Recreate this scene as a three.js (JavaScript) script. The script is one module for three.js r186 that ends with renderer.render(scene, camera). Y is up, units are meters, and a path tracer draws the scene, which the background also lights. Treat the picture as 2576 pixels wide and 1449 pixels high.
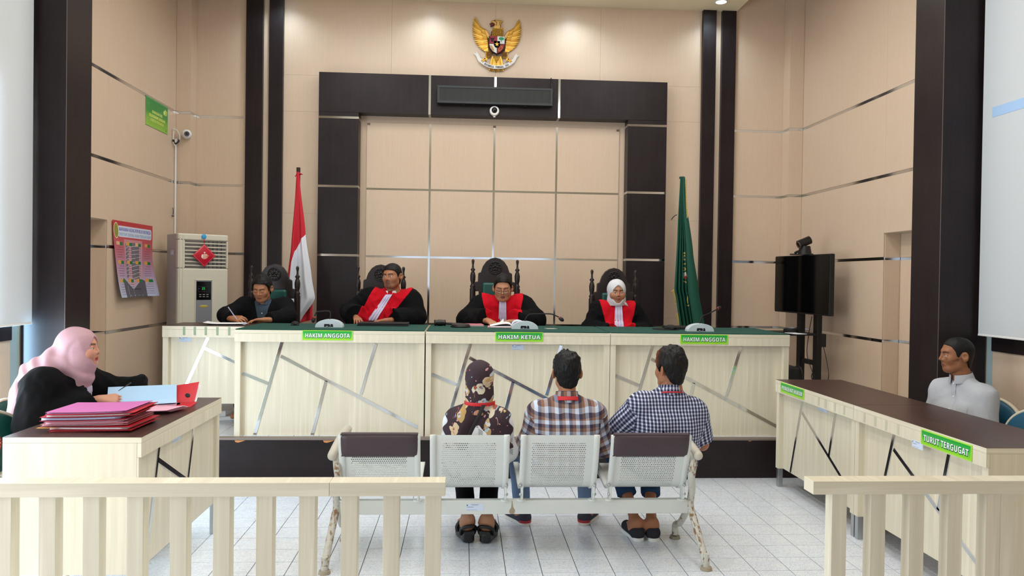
import * as THREE from 'three';
import { RoundedBoxGeometry } from 'three/addons/geometries/RoundedBoxGeometry.js';
import { mergeGeometries } from 'three/addons/utils/BufferGeometryUtils.js';
import { RectAreaLightUniformsLib } from 'three/addons/lights/RectAreaLightUniformsLib.js';
import { FontLoader } from 'three/addons/loaders/FontLoader.js';
import { TextGeometry } from 'three/addons/geometries/TextGeometry.js';

// ------------------------------------------------------------------ camera, sky, lights, exposure
const scene = new THREE.Scene();
const camera = new THREE.PerspectiveCamera(2 * Math.atan(724.5 / 1932.55) * 180 / Math.PI, 2576 / 1449, 0.05, 200);
{
  const yaw = 0.0630862, pitch = -0.012555, roll = 0.0141536;
  const f = new THREE.Vector3(Math.sin(yaw) * Math.cos(pitch), Math.sin(pitch), -Math.cos(yaw) * Math.cos(pitch));
  const r = new THREE.Vector3(Math.cos(yaw), 0, Math.sin(yaw)), u = new THREE.Vector3().crossVectors(r, f);
  const r2 = r.clone().multiplyScalar(Math.cos(roll)).addScaledVector(u, Math.sin(roll));
  const u2 = u.clone().multiplyScalar(Math.cos(roll)).addScaledVector(r, -Math.sin(roll));
  camera.position.set(0, 1.6227, 0);
  camera.quaternion.setFromRotationMatrix(new THREE.Matrix4().makeBasis(r2, u2, f.clone().negate()));
}
const renderer = new THREE.WebGLRenderer({ antialias: true });
renderer.toneMapping = THREE.LinearToneMapping;
renderer.toneMappingExposure = 1.14;
renderer.shadowMap.enabled = true;
RectAreaLightUniformsLib.init();
scene.background = new THREE.Color().setRGB(1.0, 1.15, 1.35);            // hazy bright sky behind the windows
function areaLight(name, w, h, x, y, z, tx, ty, tz, rgb, intensity) {
  const l = new THREE.RectAreaLight(new THREE.Color().setRGB(...rgb), intensity, w, h);
  l.name = name; l.position.set(x, y, z); l.lookAt(tx, ty, tz); scene.add(l); return l;
}
// daylight of the windows in the left wall (the far one hangs behind the projection screen)
areaLight('daylight_left_far', 1.7, 2.6, -3.06, 1.6, -4.32, 0, 1.6, -4.32, [0.80, 0.91, 1.0], 11);
areaLight('daylight_left_near', 1.9, 2.4, -3.06, 1.75, -2.25, 0, 1.75, -2.25, [0.88, 0.95, 1.0], 5.0);
// the slit window beside the left column
areaLight('daylight_slit', 0.11, 1.1, -3.085, 0.72, -5.532, 0, 0.72, -5.4, [0.42, 0.74, 1.0], 42);
const DOWNLIGHTS = [-2.0, -0.4, 1.19, 2.787].map(x => [x, -8.33]);
// flat light panels in the ceiling of the hall
const PANELS = []; for (const [z, e] of [[-6.8, 8], [-5.0, 8], [-3.2, 7]]) for (const x of [-1.35, 0.33, 2.0]) { PANELS.push([x, z]); areaLight('ceiling_panel_beam_' + -z, 0.58, 1.18, x, 4.68, z, x, 0, z, [1.0, 0.98, 0.95], e); }
// ------------------------------------------------------------------ helpers
let seed = 7;
const rnd = () => { seed |= 0; seed = seed + 0x6D2B79F5 | 0; let t = Math.imul(seed ^ seed >>> 15, 1 | seed); t = t + Math.imul(t ^ t >>> 7, 61 | t) ^ t; return ((t ^ t >>> 14) >>> 0) / 4294967296; };
const rr = (a, b) => a + (b - a) * rnd();
const V = (x, y, z) => new THREE.Vector3(x, y, z);
const clamp = (x, a, b) => Math.min(b, Math.max(a, x)), mix = (a, b, t) => a + (b - a) * t;
const sstep = (a, b, x) => { const t = clamp((x - a) / (b - a), 0, 1); return t * t * (3 - 2 * t); };
const h2 = (x, y, s) => { let h = Math.imul(x, 374761393) + Math.imul(y, 668265263) + Math.imul(s, 974711); h = Math.imul(h ^ h >>> 13, 1274126177); return ((h ^ h >>> 16) >>> 0) / 4294967296; };
function vn(x, y, px, py, s = 0) {           // periodic value noise
  const xi = Math.floor(x), yi = Math.floor(y); let fx = x - xi, fy = y - yi; fx = fx * fx * (3 - 2 * fx); fy = fy * fy * (3 - 2 * fy);
  const m = (a, n) => ((a % n) + n) % n, a = m(xi, px), b = m(xi + 1, px), c = m(yi, py), d = m(yi + 1, py);
  return mix(mix(h2(a, c, s), h2(b, c, s), fx), mix(h2(a, d, s), h2(b, d, s), fx), fy);
}
const h3 = (x, y, z, s) => h2(x + Math.imul(z, 57), y + Math.imul(z, 131), s);
function n3(x, y, z, s = 0) {                // 3-D value noise, -1..1
  const xi = Math.floor(x), yi = Math.floor(y), zi = Math.floor(z); let fx = x - xi, fy = y - yi, fz = z - zi;
  fx = fx * fx * (3 - 2 * fx); fy = fy * fy * (3 - 2 * fy); fz = fz * fz * (3 - 2 * fz);
  const L = (k) => mix(mix(h3(xi, yi, zi + k, s), h3(xi + 1, yi, zi + k, s), fx), mix(h3(xi, yi + 1, zi + k, s), h3(xi + 1, yi + 1, zi + k, s), fx), fy);
  return mix(L(0), L(1), fz) * 2 - 1;
}
function dataTex(w, h, fn, srgb = true) {
  const d = new Uint8Array(w * h * 4);
  for (let y = 0; y < h; y++) for (let x = 0; x < w; x++) { const c = fn(x / w, y / h), o = (y * w + x) * 4; d[o] = clamp(c[0], 0, 255); d[o + 1] = clamp(c[1], 0, 255); d[o + 2] = clamp(c[2], 0, 255); d[o + 3] = 255; }
  const t = new THREE.DataTexture(d, w, h); t.wrapS = t.wrapT = THREE.RepeatWrapping; t.magFilter = THREE.LinearFilter; t.minFilter = THREE.LinearMipmapLinearFilter; t.generateMipmaps = true;
  if (srgb) t.colorSpace = THREE.SRGBColorSpace; t.needsUpdate = true; return t;
}
function canvasTex(w, h, draw) {
  const c = document.createElement('canvas'); c.width = w; c.height = h; const g = c.getContext('2d'); draw(g, w, h);
  const t = new THREE.CanvasTexture(c); t.colorSpace = THREE.SRGBColorSpace; t.wrapS = t.wrapT = THREE.RepeatWrapping; t.anisotropy = 8; return t;
}
const std = (color, roughness, o = {}) => new THREE.MeshStandardMaterial({ color, roughness, metalness: 0, ...o });
const phy = (color, roughness, o = {}) => new THREE.MeshPhysicalMaterial({ color, roughness, metalness: 0, ...o });

const taken = {};
function numbered(n) { if (!(n in taken)) { taken[n] = 0; return n; } return n + '_' + String(++taken[n]).padStart(3, '0'); }
function mesh(name, geo, mat, parent, pos, rot) {
  const g = Array.isArray(geo) ? merge(geo) : geo;
  const m = new THREE.Mesh(g, mat); m.name = name; m.castShadow = m.receiveShadow = true;
  if (pos) m.position.set(...pos); if (rot) m.rotation.set(...rot);
  if (parent) parent.add(m); return m;
}
function thing(name, label, category, pos = [0, 0, 0], turn = 0, group) {
  const o = new THREE.Group(); o.name = numbered(name); o.position.set(...pos); o.rotation.y = turn; scene.add(o);
  o.userData = { label, category }; if (group) o.userData.group = group; return o;
}
function single(name, geo, mat, label, category, pos, rot, group) {
  const m = mesh(numbered(name), geo, mat, scene, pos, rot); m.userData = { label, category }; if (group) m.userData.group = group; return m;
}
function struct(name, geo, mat, pos, label) {
  const o = geo ? mesh(numbered(name), geo, mat, scene, pos) : (() => { const g = new THREE.Group(); g.name = numbered(name); if (pos) g.position.set(...pos); scene.add(g); return g; })();
  o.userData = { kind: 'structure' }; if (label) o.userData.label = label; return o;
}
function merge(list) {
  const l = list.map(g => { const n = g.index ? g.toNonIndexed() : g; for (const k of Object.keys(n.attributes)) if (!['position', 'normal', 'uv', 'color'].includes(k)) n.deleteAttribute(k); return n; });
  const hasC = l.some(g => g.attributes.color);
  for (const g of l) { const n = g.attributes.position.count; if (!g.attributes.uv) g.setAttribute('uv', new THREE.BufferAttribute(new Float32Array(n * 2), 2)); if (hasC && !g.attributes.color) g.setAttribute('color', new THREE.BufferAttribute(new Float32Array(n * 3).fill(1), 3)); }
  return mergeGeometries(l);
}
function muv(g, swap = false, ox = 0, oy = 0, k = 1) {       // texture coordinates in metres, by the way a face points
  const n = g.index ? g.toNonIndexed() : g, p = n.attributes.position, no = n.attributes.normal, uv = new Float32Array(p.count * 2);
  for (let i = 0; i < p.count; i += 3) {
    const ax = Math.abs(no.getX(i) + no.getX(i + 1) + no.getX(i + 2)), ay = Math.abs(no.getY(i) + no.getY(i + 1) + no.getY(i + 2)), az = Math.abs(no.getZ(i) + no.getZ(i + 1) + no.getZ(i + 2));
    for (let j = i; j < i + 3; j++) {
      let u, v; const x = p.getX(j), y = p.getY(j), z = p.getZ(j);
      if (ay > ax && ay > az) { u = z; v = x; } else if (ax > az) { u = z; v = y; } else { u = x; v = y; }
      if (swap) [u, v] = [v, u];
      uv[j * 2] = (u + ox) * k; uv[j * 2 + 1] = (v + oy) * k;
    }
  }
  n.setAttribute('uv', new THREE.BufferAttribute(uv, 2)); return n;
}
// box from corner to corner, slightly rounded if r is given
function bx(x0, x1, y0, y1, z0, z1, r = 0, swap = false, ox = 0, oy = 0) {
  const w = x1 - x0, h = y1 - y0, d = z1 - z0;
  const g = r ? new RoundedBoxGeometry(w, h, d, 1, Math.min(r, w / 2.01, h / 2.01, d / 2.01)) : new THREE.BoxGeometry(w, h, d);
  g.translate((x0 + x1) / 2, (y0 + y1) / 2, (z0 + z1) / 2); return muv(g, swap, ox, oy);
}
function tube(pts, r, seg = 24, rad = 8, closed = false) {
  const c = new THREE.CatmullRomCurve3(pts.map(p => p.isVector3 ? p : V(...p)), closed, 'catmullrom', 0.5);
  return new THREE.TubeGeometry(c, seg, r, rad, closed);
}
function bar(a, b, r0, r1 = r0, rad = 10) {
  a = Array.isArray(a) ? V(...a) : a; b = Array.isArray(b) ? V(...b) : b;
  const d = b.clone().sub(a), g = new THREE.CylinderGeometry(r1, r0, d.length(), rad);
  g.translate(0, d.length() / 2, 0); g.applyQuaternion(new THREE.Quaternion().setFromUnitVectors(V(0, 1, 0), d.clone().normalize())); g.translate(a.x, a.y, a.z); return g;
}
function sph(x, y, z, rx, ry = rx, rz = rx, w = 16, h = 12) { const g = new THREE.SphereGeometry(1, w, h); g.scale(rx, ry, rz); g.translate(x, y, z); return g; }
function cyl(x, y, z, r0, r1, h, rad = 20, axis = 'y') { const g = new THREE.CylinderGeometry(r1, r0, h, rad); if (axis === 'x') g.rotateZ(Math.PI / 2); if (axis === 'z') g.rotateX(Math.PI / 2); g.translate(x, y, z); return g; }
function shapeOf(pts) { const s = new THREE.Shape(); pts.forEach((p, i) => i ? s.lineTo(p[0], p[1]) : s.moveTo(p[0], p[1])); s.closePath(); return s; }
function smoothShape(pts, n = 40) { const c = new THREE.CatmullRomCurve3(pts.map(p => V(p[0], p[1], 0)), true, 'catmullrom', 0.5); return new THREE.Shape(c.getPoints(n).map(p => new THREE.Vector2(p.x, p.y))); }
function extr(shape, depth, bevel = 0, curve = 8) { return new THREE.ExtrudeGeometry(shape, { depth: Math.max(1e-4, depth - 2 * bevel), bevelEnabled: bevel > 0, bevelThickness: bevel, bevelSize: bevel, bevelOffset: -bevel, bevelSegments: 2, curveSegments: curve }); }
// sheet r(s, t) -> [x, y, z], doubled to a thickness
function sheet(fn, ns, nt, thick = 0.003) {
  const P = [], U = [], I = []; const at = (s, t) => V(...fn(s, t));
  const e = 1e-3;
  for (let side = 0; side < 2; side++) for (let j = 0; j <= nt; j++) for (let i = 0; i <= ns; i++) {
    const s = i / ns, t = j / nt, p = at(s, t);
    const ds = at(Math.min(1, s + e), t).sub(at(Math.max(0, s - e), t)), dt = at(s, Math.min(1, t + e)).sub(at(s, Math.max(0, t - e)));
    const n = ds.cross(dt); if (n.lengthSq() > 1e-18) n.normalize(); else n.set(0, 0, 1);
    p.addScaledVector(n, (side ? -1 : 1) * thick / 2); P.push(p.x, p.y, p.z); U.push(s, t);
  }
  const N = (ns + 1) * (nt + 1), q = (a, b, c, d) => I.push(a, b, c, a, c, d);
  for (let j = 0; j < nt; j++) for (let i = 0; i < ns; i++) { const a = j * (ns + 1) + i, b = a + 1, c = b + ns + 1, d = a + ns + 1; q(a, b, c, d); q(N + b, N + a, N + d, N + c); }
  for (let i = 0; i < ns; i++) { const a = i, b = i + 1; q(N + a, N + b, b, a); const c = nt * (ns + 1) + i, d = c + 1; q(c, d, N + d, N + c); }
  for (let j = 0; j < nt; j++) { const a = j * (ns + 1), b = a + ns + 1; q(a, b, N + b, N + a); const c = a + ns, d = b + ns; q(N + c, N + d, d, c); }
  const g = new THREE.BufferGeometry(); g.setAttribute('position', new THREE.Float32BufferAttribute(P, 3)); g.setAttribute('uv', new THREE.Float32BufferAttribute(U, 2)); g.setIndex(I); g.computeVertexNormals(); return g;
}
// ------------------------------------------------------------------ materials
const fbm = (u, v, fx, fy, s) => 0.55 * vn(u * fx, v * fy, fx, fy, s) + 0.3 * vn(u * fx * 2, v * fy * 2, fx * 2, fy * 2, s + 1) + 0.15 * vn(u * fx * 4, v * fy * 4, fx * 4, fy * 4, s + 2);
function woodTex(base, amp, s, dark = 0) {
  return dataTex(1024, 512, (u, v) => {
    const w = u + 0.010 * (vn(u * 5, v * 3, 5, 3, s + 9) - 0.5);
    const n = (fbm(((w % 1) + 1) % 1, v, 46, 2, s) - 0.5) * 1.6 + (vn(w * 260, v * 5, 260, 5, s + 5) - 0.5) * 0.7;
    const line = Math.pow(vn(w * 70, v * 2, 70, 2, s + 7), 7) * 1.5;
    const k = n * amp + line * amp * 1.3 * (dark ? -1 : 1);
    return [base[0] + k, base[1] + k * 1.02, base[2] + k * 1.1];
  });
}
const T = {};
T.pale = woodTex([226, 217, 194], 9, 11);
T.wall = dataTex(1024, 512, (u, v) => { const k = (fbm(u, v, 120, 3, 31) - 0.5) * 6 + (vn(u * 300, v * 24, 300, 24, 35) - 0.5) * 4 + (fbm(u, v, 3, 3, 37) - 0.5) * 5; return [217 + k, 193 + k, 169 + k]; });
T.dark = dataTex(512, 512, (u, v) => { const k = (fbm(u, v, 40, 3, 51) - 0.5) * 10 + (fbm(u, v, 5, 5, 53) - 0.5) * 10; return [36 + k, 28 + k, 30 + k]; });
T.top = dataTex(512, 512, (u, v) => { const k = (fbm(u, v, 60, 3, 61) - 0.5) * 16 + (vn(u * 200, v * 8, 200, 8, 63) - 0.5) * 10; return [70 + k, 47 + k * 0.9, 42 + k * 0.8]; });
T.tile = canvasTex(2048, 2048, (g, w, h) => {
  g.fillStyle = 'rgb(228,235,246)'; g.fillRect(0, 0, w, h);
  for (let i = 0; i < 1500; i++) { const x = rnd() * w, y = rnd() * h, r = rr(20, 90); g.fillStyle = rnd() < 0.5 ? 'rgba(216,222,232,0.10)' : 'rgba(242,242,242,0.10)'; g.beginPath(); g.ellipse(x, y, r * 1.6, r * 0.6, 0, 0, 7); g.fill(); }
  for (let i = 0; i < 26000; i++) {
    const x = rnd() * w, y = rnd() * h, l = rr(4, 26), a = rr(-0.75, 0.75); g.strokeStyle = `rgba(${rr(95, 150) | 0},${rr(100, 152) | 0},${rr(112, 165) | 0},${rr(0.10, 0.42)})`; g.lineWidth = rr(1.2, 4);
    g.beginPath(); g.moveTo(x, y); g.lineTo(x + l * Math.cos(a) * 0.5, y + l * Math.sin(a) * 0.5); g.lineTo(x + l * Math.cos(a + 0.5), y + l * Math.sin(a + 0.5)); g.stroke();
  }
});
T.fabric = dataTex(256, 256, (u, v) => { const k = 244 + (vn(u * 128, v * 128, 128, 128, 71) - 0.5) * 16; return [k, k, k]; });
T.fabric.repeat.set(6, 6);
T.rust = dataTex(512, 512, (u, v) => {
  const a = sstep(0.56, 0.68, fbm(u, v, 7, 7, 81)) * sstep(0.35, 0.6, fbm(u, v, 30, 30, 85)), k = (fbm(u, v, 60, 60, 88) - 0.5) * 30;
  return [mix(204, 138, a) + k * 0.4, mix(202, 104, a) + k * 0.5, mix(192, 74, a) + k * 0.5];
});
const M = {
  pale: std(0xffffff, 0.42, { map: T.pale }), wall: std(0xffffff, 0.36, { map: T.wall }), dark: phy(0xffffff, 0.38, { map: T.dark, specularIntensity: 0.55 }), top: std(0xffffff, 0.36, { map: T.top }),
  tile: std(0xffffff, 0.24, { map: T.tile }), grout: std(0x6f6d6c, 0.9),
  chrome: std(0xd6d8da, 0.1, { metalness: 1 }), steel: std(0xb6bbbe, 0.28, { metalness: 0.9 }),
  ceiling: std(0xefe2c2, 0.85), plaster: std(0xd8ccb4, 0.85), black: std(0x0d0c0d, 0.5), blackGloss: std(0x08080a, 0.08), blackMat: std(0x141315, 0.75),
  white: std(0xe9e9e6, 0.55), paper: std(0xf1f2f4, 0.8), greenCloth: std(0x0f4b41, 0.95, { map: T.fabric }), carve: std(0x1d1210, 0.4), carveDeep: std(0x120b0a, 0.5),
  greenLeather: std(0x0e4a44, 0.45), teal: std(0x0d5470, 0.5), cream: std(0xd9cfb8, 0.45),
  gold: std(0xc99a3a, 0.36, { metalness: 0.55 }), goldDark: std(0x6a3f12, 0.6), red: std(0xc7182b, 0.6), greyMetal: std(0xdce0dc, 0.4), pad: std(0x43343a, 0.5), rusty: std(0xffffff, 0.5, { map: T.rust }),
  screen: phy(0xdfe3e6, 0.95, { transmission: 0.22, thickness: 0 }), glass: phy(0xffffff, 0.03, { transmission: 1, thickness: 0 }), frosted: phy(0xe4f2f6, 0.6, { transmission: 0.9, thickness: 0 }),
};
// ------------------------------------------------------------------ the room
const DY = 0.333, ZB = -8.65, XL = -3.1, XR = 3.8, YC = 4.7, YS = 5.3, ZR = 2.5;
const ROWS = [1.10, 1.85, 2.60, 3.35], SW = 0.013;
const rowEdges = (y0, y1) => { const e = [y0, ...ROWS.filter(y => y > y0 + 0.05 && y < y1 - 0.05), y1], out = []; for (let i = 0; i < e.length - 1; i++) out.push([e[i] + (i ? SW : 0), e[i + 1] - (i < e.length - 2 ? SW : 0)]); return out; };
const rowStrips = (y0, y1) => ROWS.filter(y => y > y0 + 0.05 && y < y1 - 0.05);

// floor: every tile in reach a tile of its own, the far and hidden ones one field
{
  const floor = struct('floor', bx(-3.3, 4.1, -0.12, -0.0025, -8.85, ZR + 0.2), M.grout);
  const S = 0.2, G = 0.002, x0 = 0.0538, z0 = -4.1917, v = [];
  for (let k = 0; k < 10; k++) { const ox = rnd() * 3, oz = rnd() * 3; v.push(bx(-S / 2 + G, S / 2 - G, -0.0024, 0.0035, -S / 2 + G, S / 2 - G, 0.0012, true, ox, oz)); }
  const list = [];
  for (let i = -17; i < 20; i++) for (let j = -11; j < 34; j++) {
    const x = x0 + (i + 0.5) * S, z = z0 + (j + 0.5) * S; if (z < -6.2 || x < XL || x > XR + 0.1 || z > ZR) continue;
    list.push([x, z, (x > -1.62 && x < 2.5 && z < -3.05 && Math.abs(x + 0.06 * -z * 0 - 0.35) < 2.2) ? -z : 100 - z]);
  }
  list.sort((a, b) => a[2] - b[2]);
  list.forEach(([x, z], i) => { if (i < 300) { const m = mesh('tile', v[(rnd() * 10) | 0], M.tile, floor, [x, 0, z]); } });
  const rest = mesh('tile_field', list.slice(300).map(([x, z]) => v[(rnd() * 10) | 0].clone().translate(x, 0, z)), M.tile, floor); rest.userData.kind = 'stuff';
}
// dais: veneered riser with a metal nosing, tiled on top
{
  const d = struct('dais_platform', bx(-3.3, 4.1, -0.1, DY - 0.006, -8.85, -6.185), M.grout, null, 'raised dais under the judges bench');
  mesh('riser', bx(-3.1, 3.8, 0.004, DY - 0.02, -6.187, -6.18, 0.001, true), M.dark, d);
  mesh('nosing', bx(-3.1, 3.8, DY - 0.020, DY, -6.24, -6.178, 0.004, true), std(0x84786f, 0.5), d);
  const S = 0.2, G = 0.002, v = []; for (let k = 0; k < 6; k++) v.push(bx(-S / 2 + G, S / 2 - G, -0.006, 0, -S / 2 + G, S / 2 - G, 0, true, rnd() * 3, rnd() * 3));
  const rest = [];
  for (let i = -16; i < 19; i++) for (let j = 0; j < 12; j++) { const x = 0.0538 + (i + 0.5) * S, z = -6.34 - j * S; if (x < XL || x > XR || z < ZB) continue; if (x > -2.35 && x < -1.7 && z > -7.4) mesh('tile', v[(rnd() * 6) | 0], M.tile, d, [x, DY, z]); else rest.push(v[(rnd() * 6) | 0].clone().translate(x, DY, z)); }
  mesh('tile_field', rest, M.tile, d).userData.kind = 'stuff';
  // chipped veneer, raw board showing
  const raw = std(0xc98a55, 0.8), chip = (x, w, h) => { const g = extr(shapeOf([[0, 0], [w, 0], [w * 0.8, -h * 0.35], [w * 0.35, -h], [w * 0.1, -h * 0.8]]), 0.0012); g.translate(x, DY - 0.021, -6.1802); return g; };
  mesh('chipped_edge', chip(-1.79, 0.085, 0.018), raw, d); mesh('chipped_edge', chip(-1.1, 0.09, 0.02), raw, d); mesh('chipped_edge', chip(2.36, 0.03, 0.006), raw, d);
}
// back wall
{
  const w = struct('wall_back', bx(-3.3, 4.1, 0, YS + 0.1, -8.85, ZB - 0.012), M.plaster);
  const zP = [ZB - 0.012, ZB];
  const pnl = (x0, x1, y0, y1, m = M.wall) => mesh('wall_panel', bx(x0 + 0.0005, x1 - 0.0005, y0 + 0.0005, y1 - 0.0005, zP[0], zP[1], 0.0008, false, x0 * 1.7, y0), m, w);
  const strip = (x0, x1, y0, y1, z0 = ZB - 0.012, z1 = ZB - 0.002) => mesh('chrome_strip', bx(x0, x1, y0, y1, z0, z1), M.chrome, w);
  for (const [a, b] of [[-2.945, -2.408], [3.059, 3.639]]) {
    for (const [y0, y1] of rowEdges(DY, YS)) pnl(a, b, y0, y1);
    for (const y of rowStrips(DY, YS)) strip(a, b, y - SW, y + SW);
  }
  for (const [a, b] of [[-2.01, -1.595], [2.244, 2.677]]) for (const [y0, y1] of [[DY, 1.19], [1.19, 2.31], [2.31, 3.435], [3.435, 3.836]]) pnl(a, b, y0, y1);
  for (const [a, b] of [[-2.01, -0.835], [-0.835, 0.324], [0.324, 1.512], [1.512, 2.677]]) pnl(a, b, 3.836, YC);
  pnl(-2.229, -2.16, DY, YC); pnl(2.829, 2.898, DY, YC); pnl(-1.595, 2.244, 3.3, 3.836);
  for (const [a, b] of [[-2.408, -2.229], [-2.16, -2.01], [2.677, 2.829], [2.898, 3.059]]) mesh('dark_batten', bx(a, b, DY, YC, ZB - 0.012, ZB + 0.05, 0.002), M.dark, w);
  // corner pilasters
  for (const [a, b] of [[XL, -2.945], [3.639, XR]]) {
    for (const [y0, y1] of rowEdges(DY, YS)) mesh('pilaster_block', bx(a, b, y0 + 0.001, y1 - 0.001, ZB - 0.01, -8.47, 0.0015, false, a, y0), M.wall, w);
    for (const y of rowStrips(DY, YS)) mesh('chrome_strip', bx(a, b - (a < 0 ? 0.002 : 0), y - SW, y + SW, ZB - 0.01, -8.472), M.chrome, w);
  }
}
// dark surround with the recessed panel field
{
  const w = struct('wall_surround', null, null, null, 'dark veneered surround with recessed beige panel field on the back wall');
  const F = -8.48, blk = (x0, x1, y0, y1) => mesh('dark_panel', bx(x0 + 0.0008, x1 - 0.0008, y0 + 0.0008, y1 - 0.0008, ZB, F, 0.0015, false, x0, y0), M.dark, w);
  const strip = (x0, x1, y0, y1, z0, z1) => mesh('chrome_strip', bx(x0, x1, y0, y1, z0, z1), M.chrome, w);
  const hs = 0.012;
  for (const [a, b] of [[-1.595, -1.163], [1.805, 2.244]]) {
    const e = [DY, 1.1, 1.85, 2.6, 3.348, 3.405];
    for (let i = 0; i < 5; i++) blk(a, b, e[i] + (i ? hs : 0), e[i + 1] - (i < 4 ? hs : 0));
    for (let i = 1; i < 5; i++) strip(a, b, e[i] - hs, e[i] + hs, ZB + 0.02, F - 0.001);
  }
  const hx = [-1.595, -0.397, 1.030, 2.244];
  for (let i = 0; i < 3; i++) blk(hx[i] + (i ? hs : 0), hx[i + 1] - (i < 2 ? hs : 0), 3.405, 3.835);
  for (let i = 1; i < 3; i++) strip(hx[i] - hs, hx[i] + hs, 3.405, 3.835, ZB + 0.02, F - 0.001);
  strip(0.311, 0.333, 3.60, 3.835, F, F + 0.003);
  mesh('recess_back', bx(-1.163, 1.805, DY, 3.405, ZB - 0.012, ZB + 0.002), M.wall, w);
  const cx = [-1.09, -0.391, 0.324, 1.027, 1.737], cy = [DY, 1.10, 1.845, 2.595, 3.33], s = 0.011;
  for (let i = 0; i < 4; i++) for (let j = 0; j < 4; j++) mesh('field_panel', bx(cx[i] + (i ? s : 0), cx[i + 1] - (i < 3 ? s : 0), cy[j] + (j ? s : 0), cy[j + 1] - (j < 3 ? s : 0), ZB + 0.002, ZB + 0.022, 0.0012, false, i * 0.37, j * 0.2), M.wall, w);
  for (let i = 1; i < 4; i++) strip(cx[i] - s, cx[i] + s, DY, 3.33, ZB + 0.002, ZB + 0.0205);
  for (let j = 1; j < 4; j++) strip(-1.09, 1.737, cy[j] - s, cy[j] + s, ZB + 0.002, ZB + 0.021);
  const clip = (x, y) => mesh('corner_clip', bx(x - 0.016, x + 0.016, y - 0.012, y + 0.012, ZB + 0.02, ZB + 0.024, 0.002), std(0x6d5b50, 0.4, { metalness: 0.6 }), w);
  clip(-1.072, 3.312); clip(0.324, 3.318); clip(1.72, 3.312);
}
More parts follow.
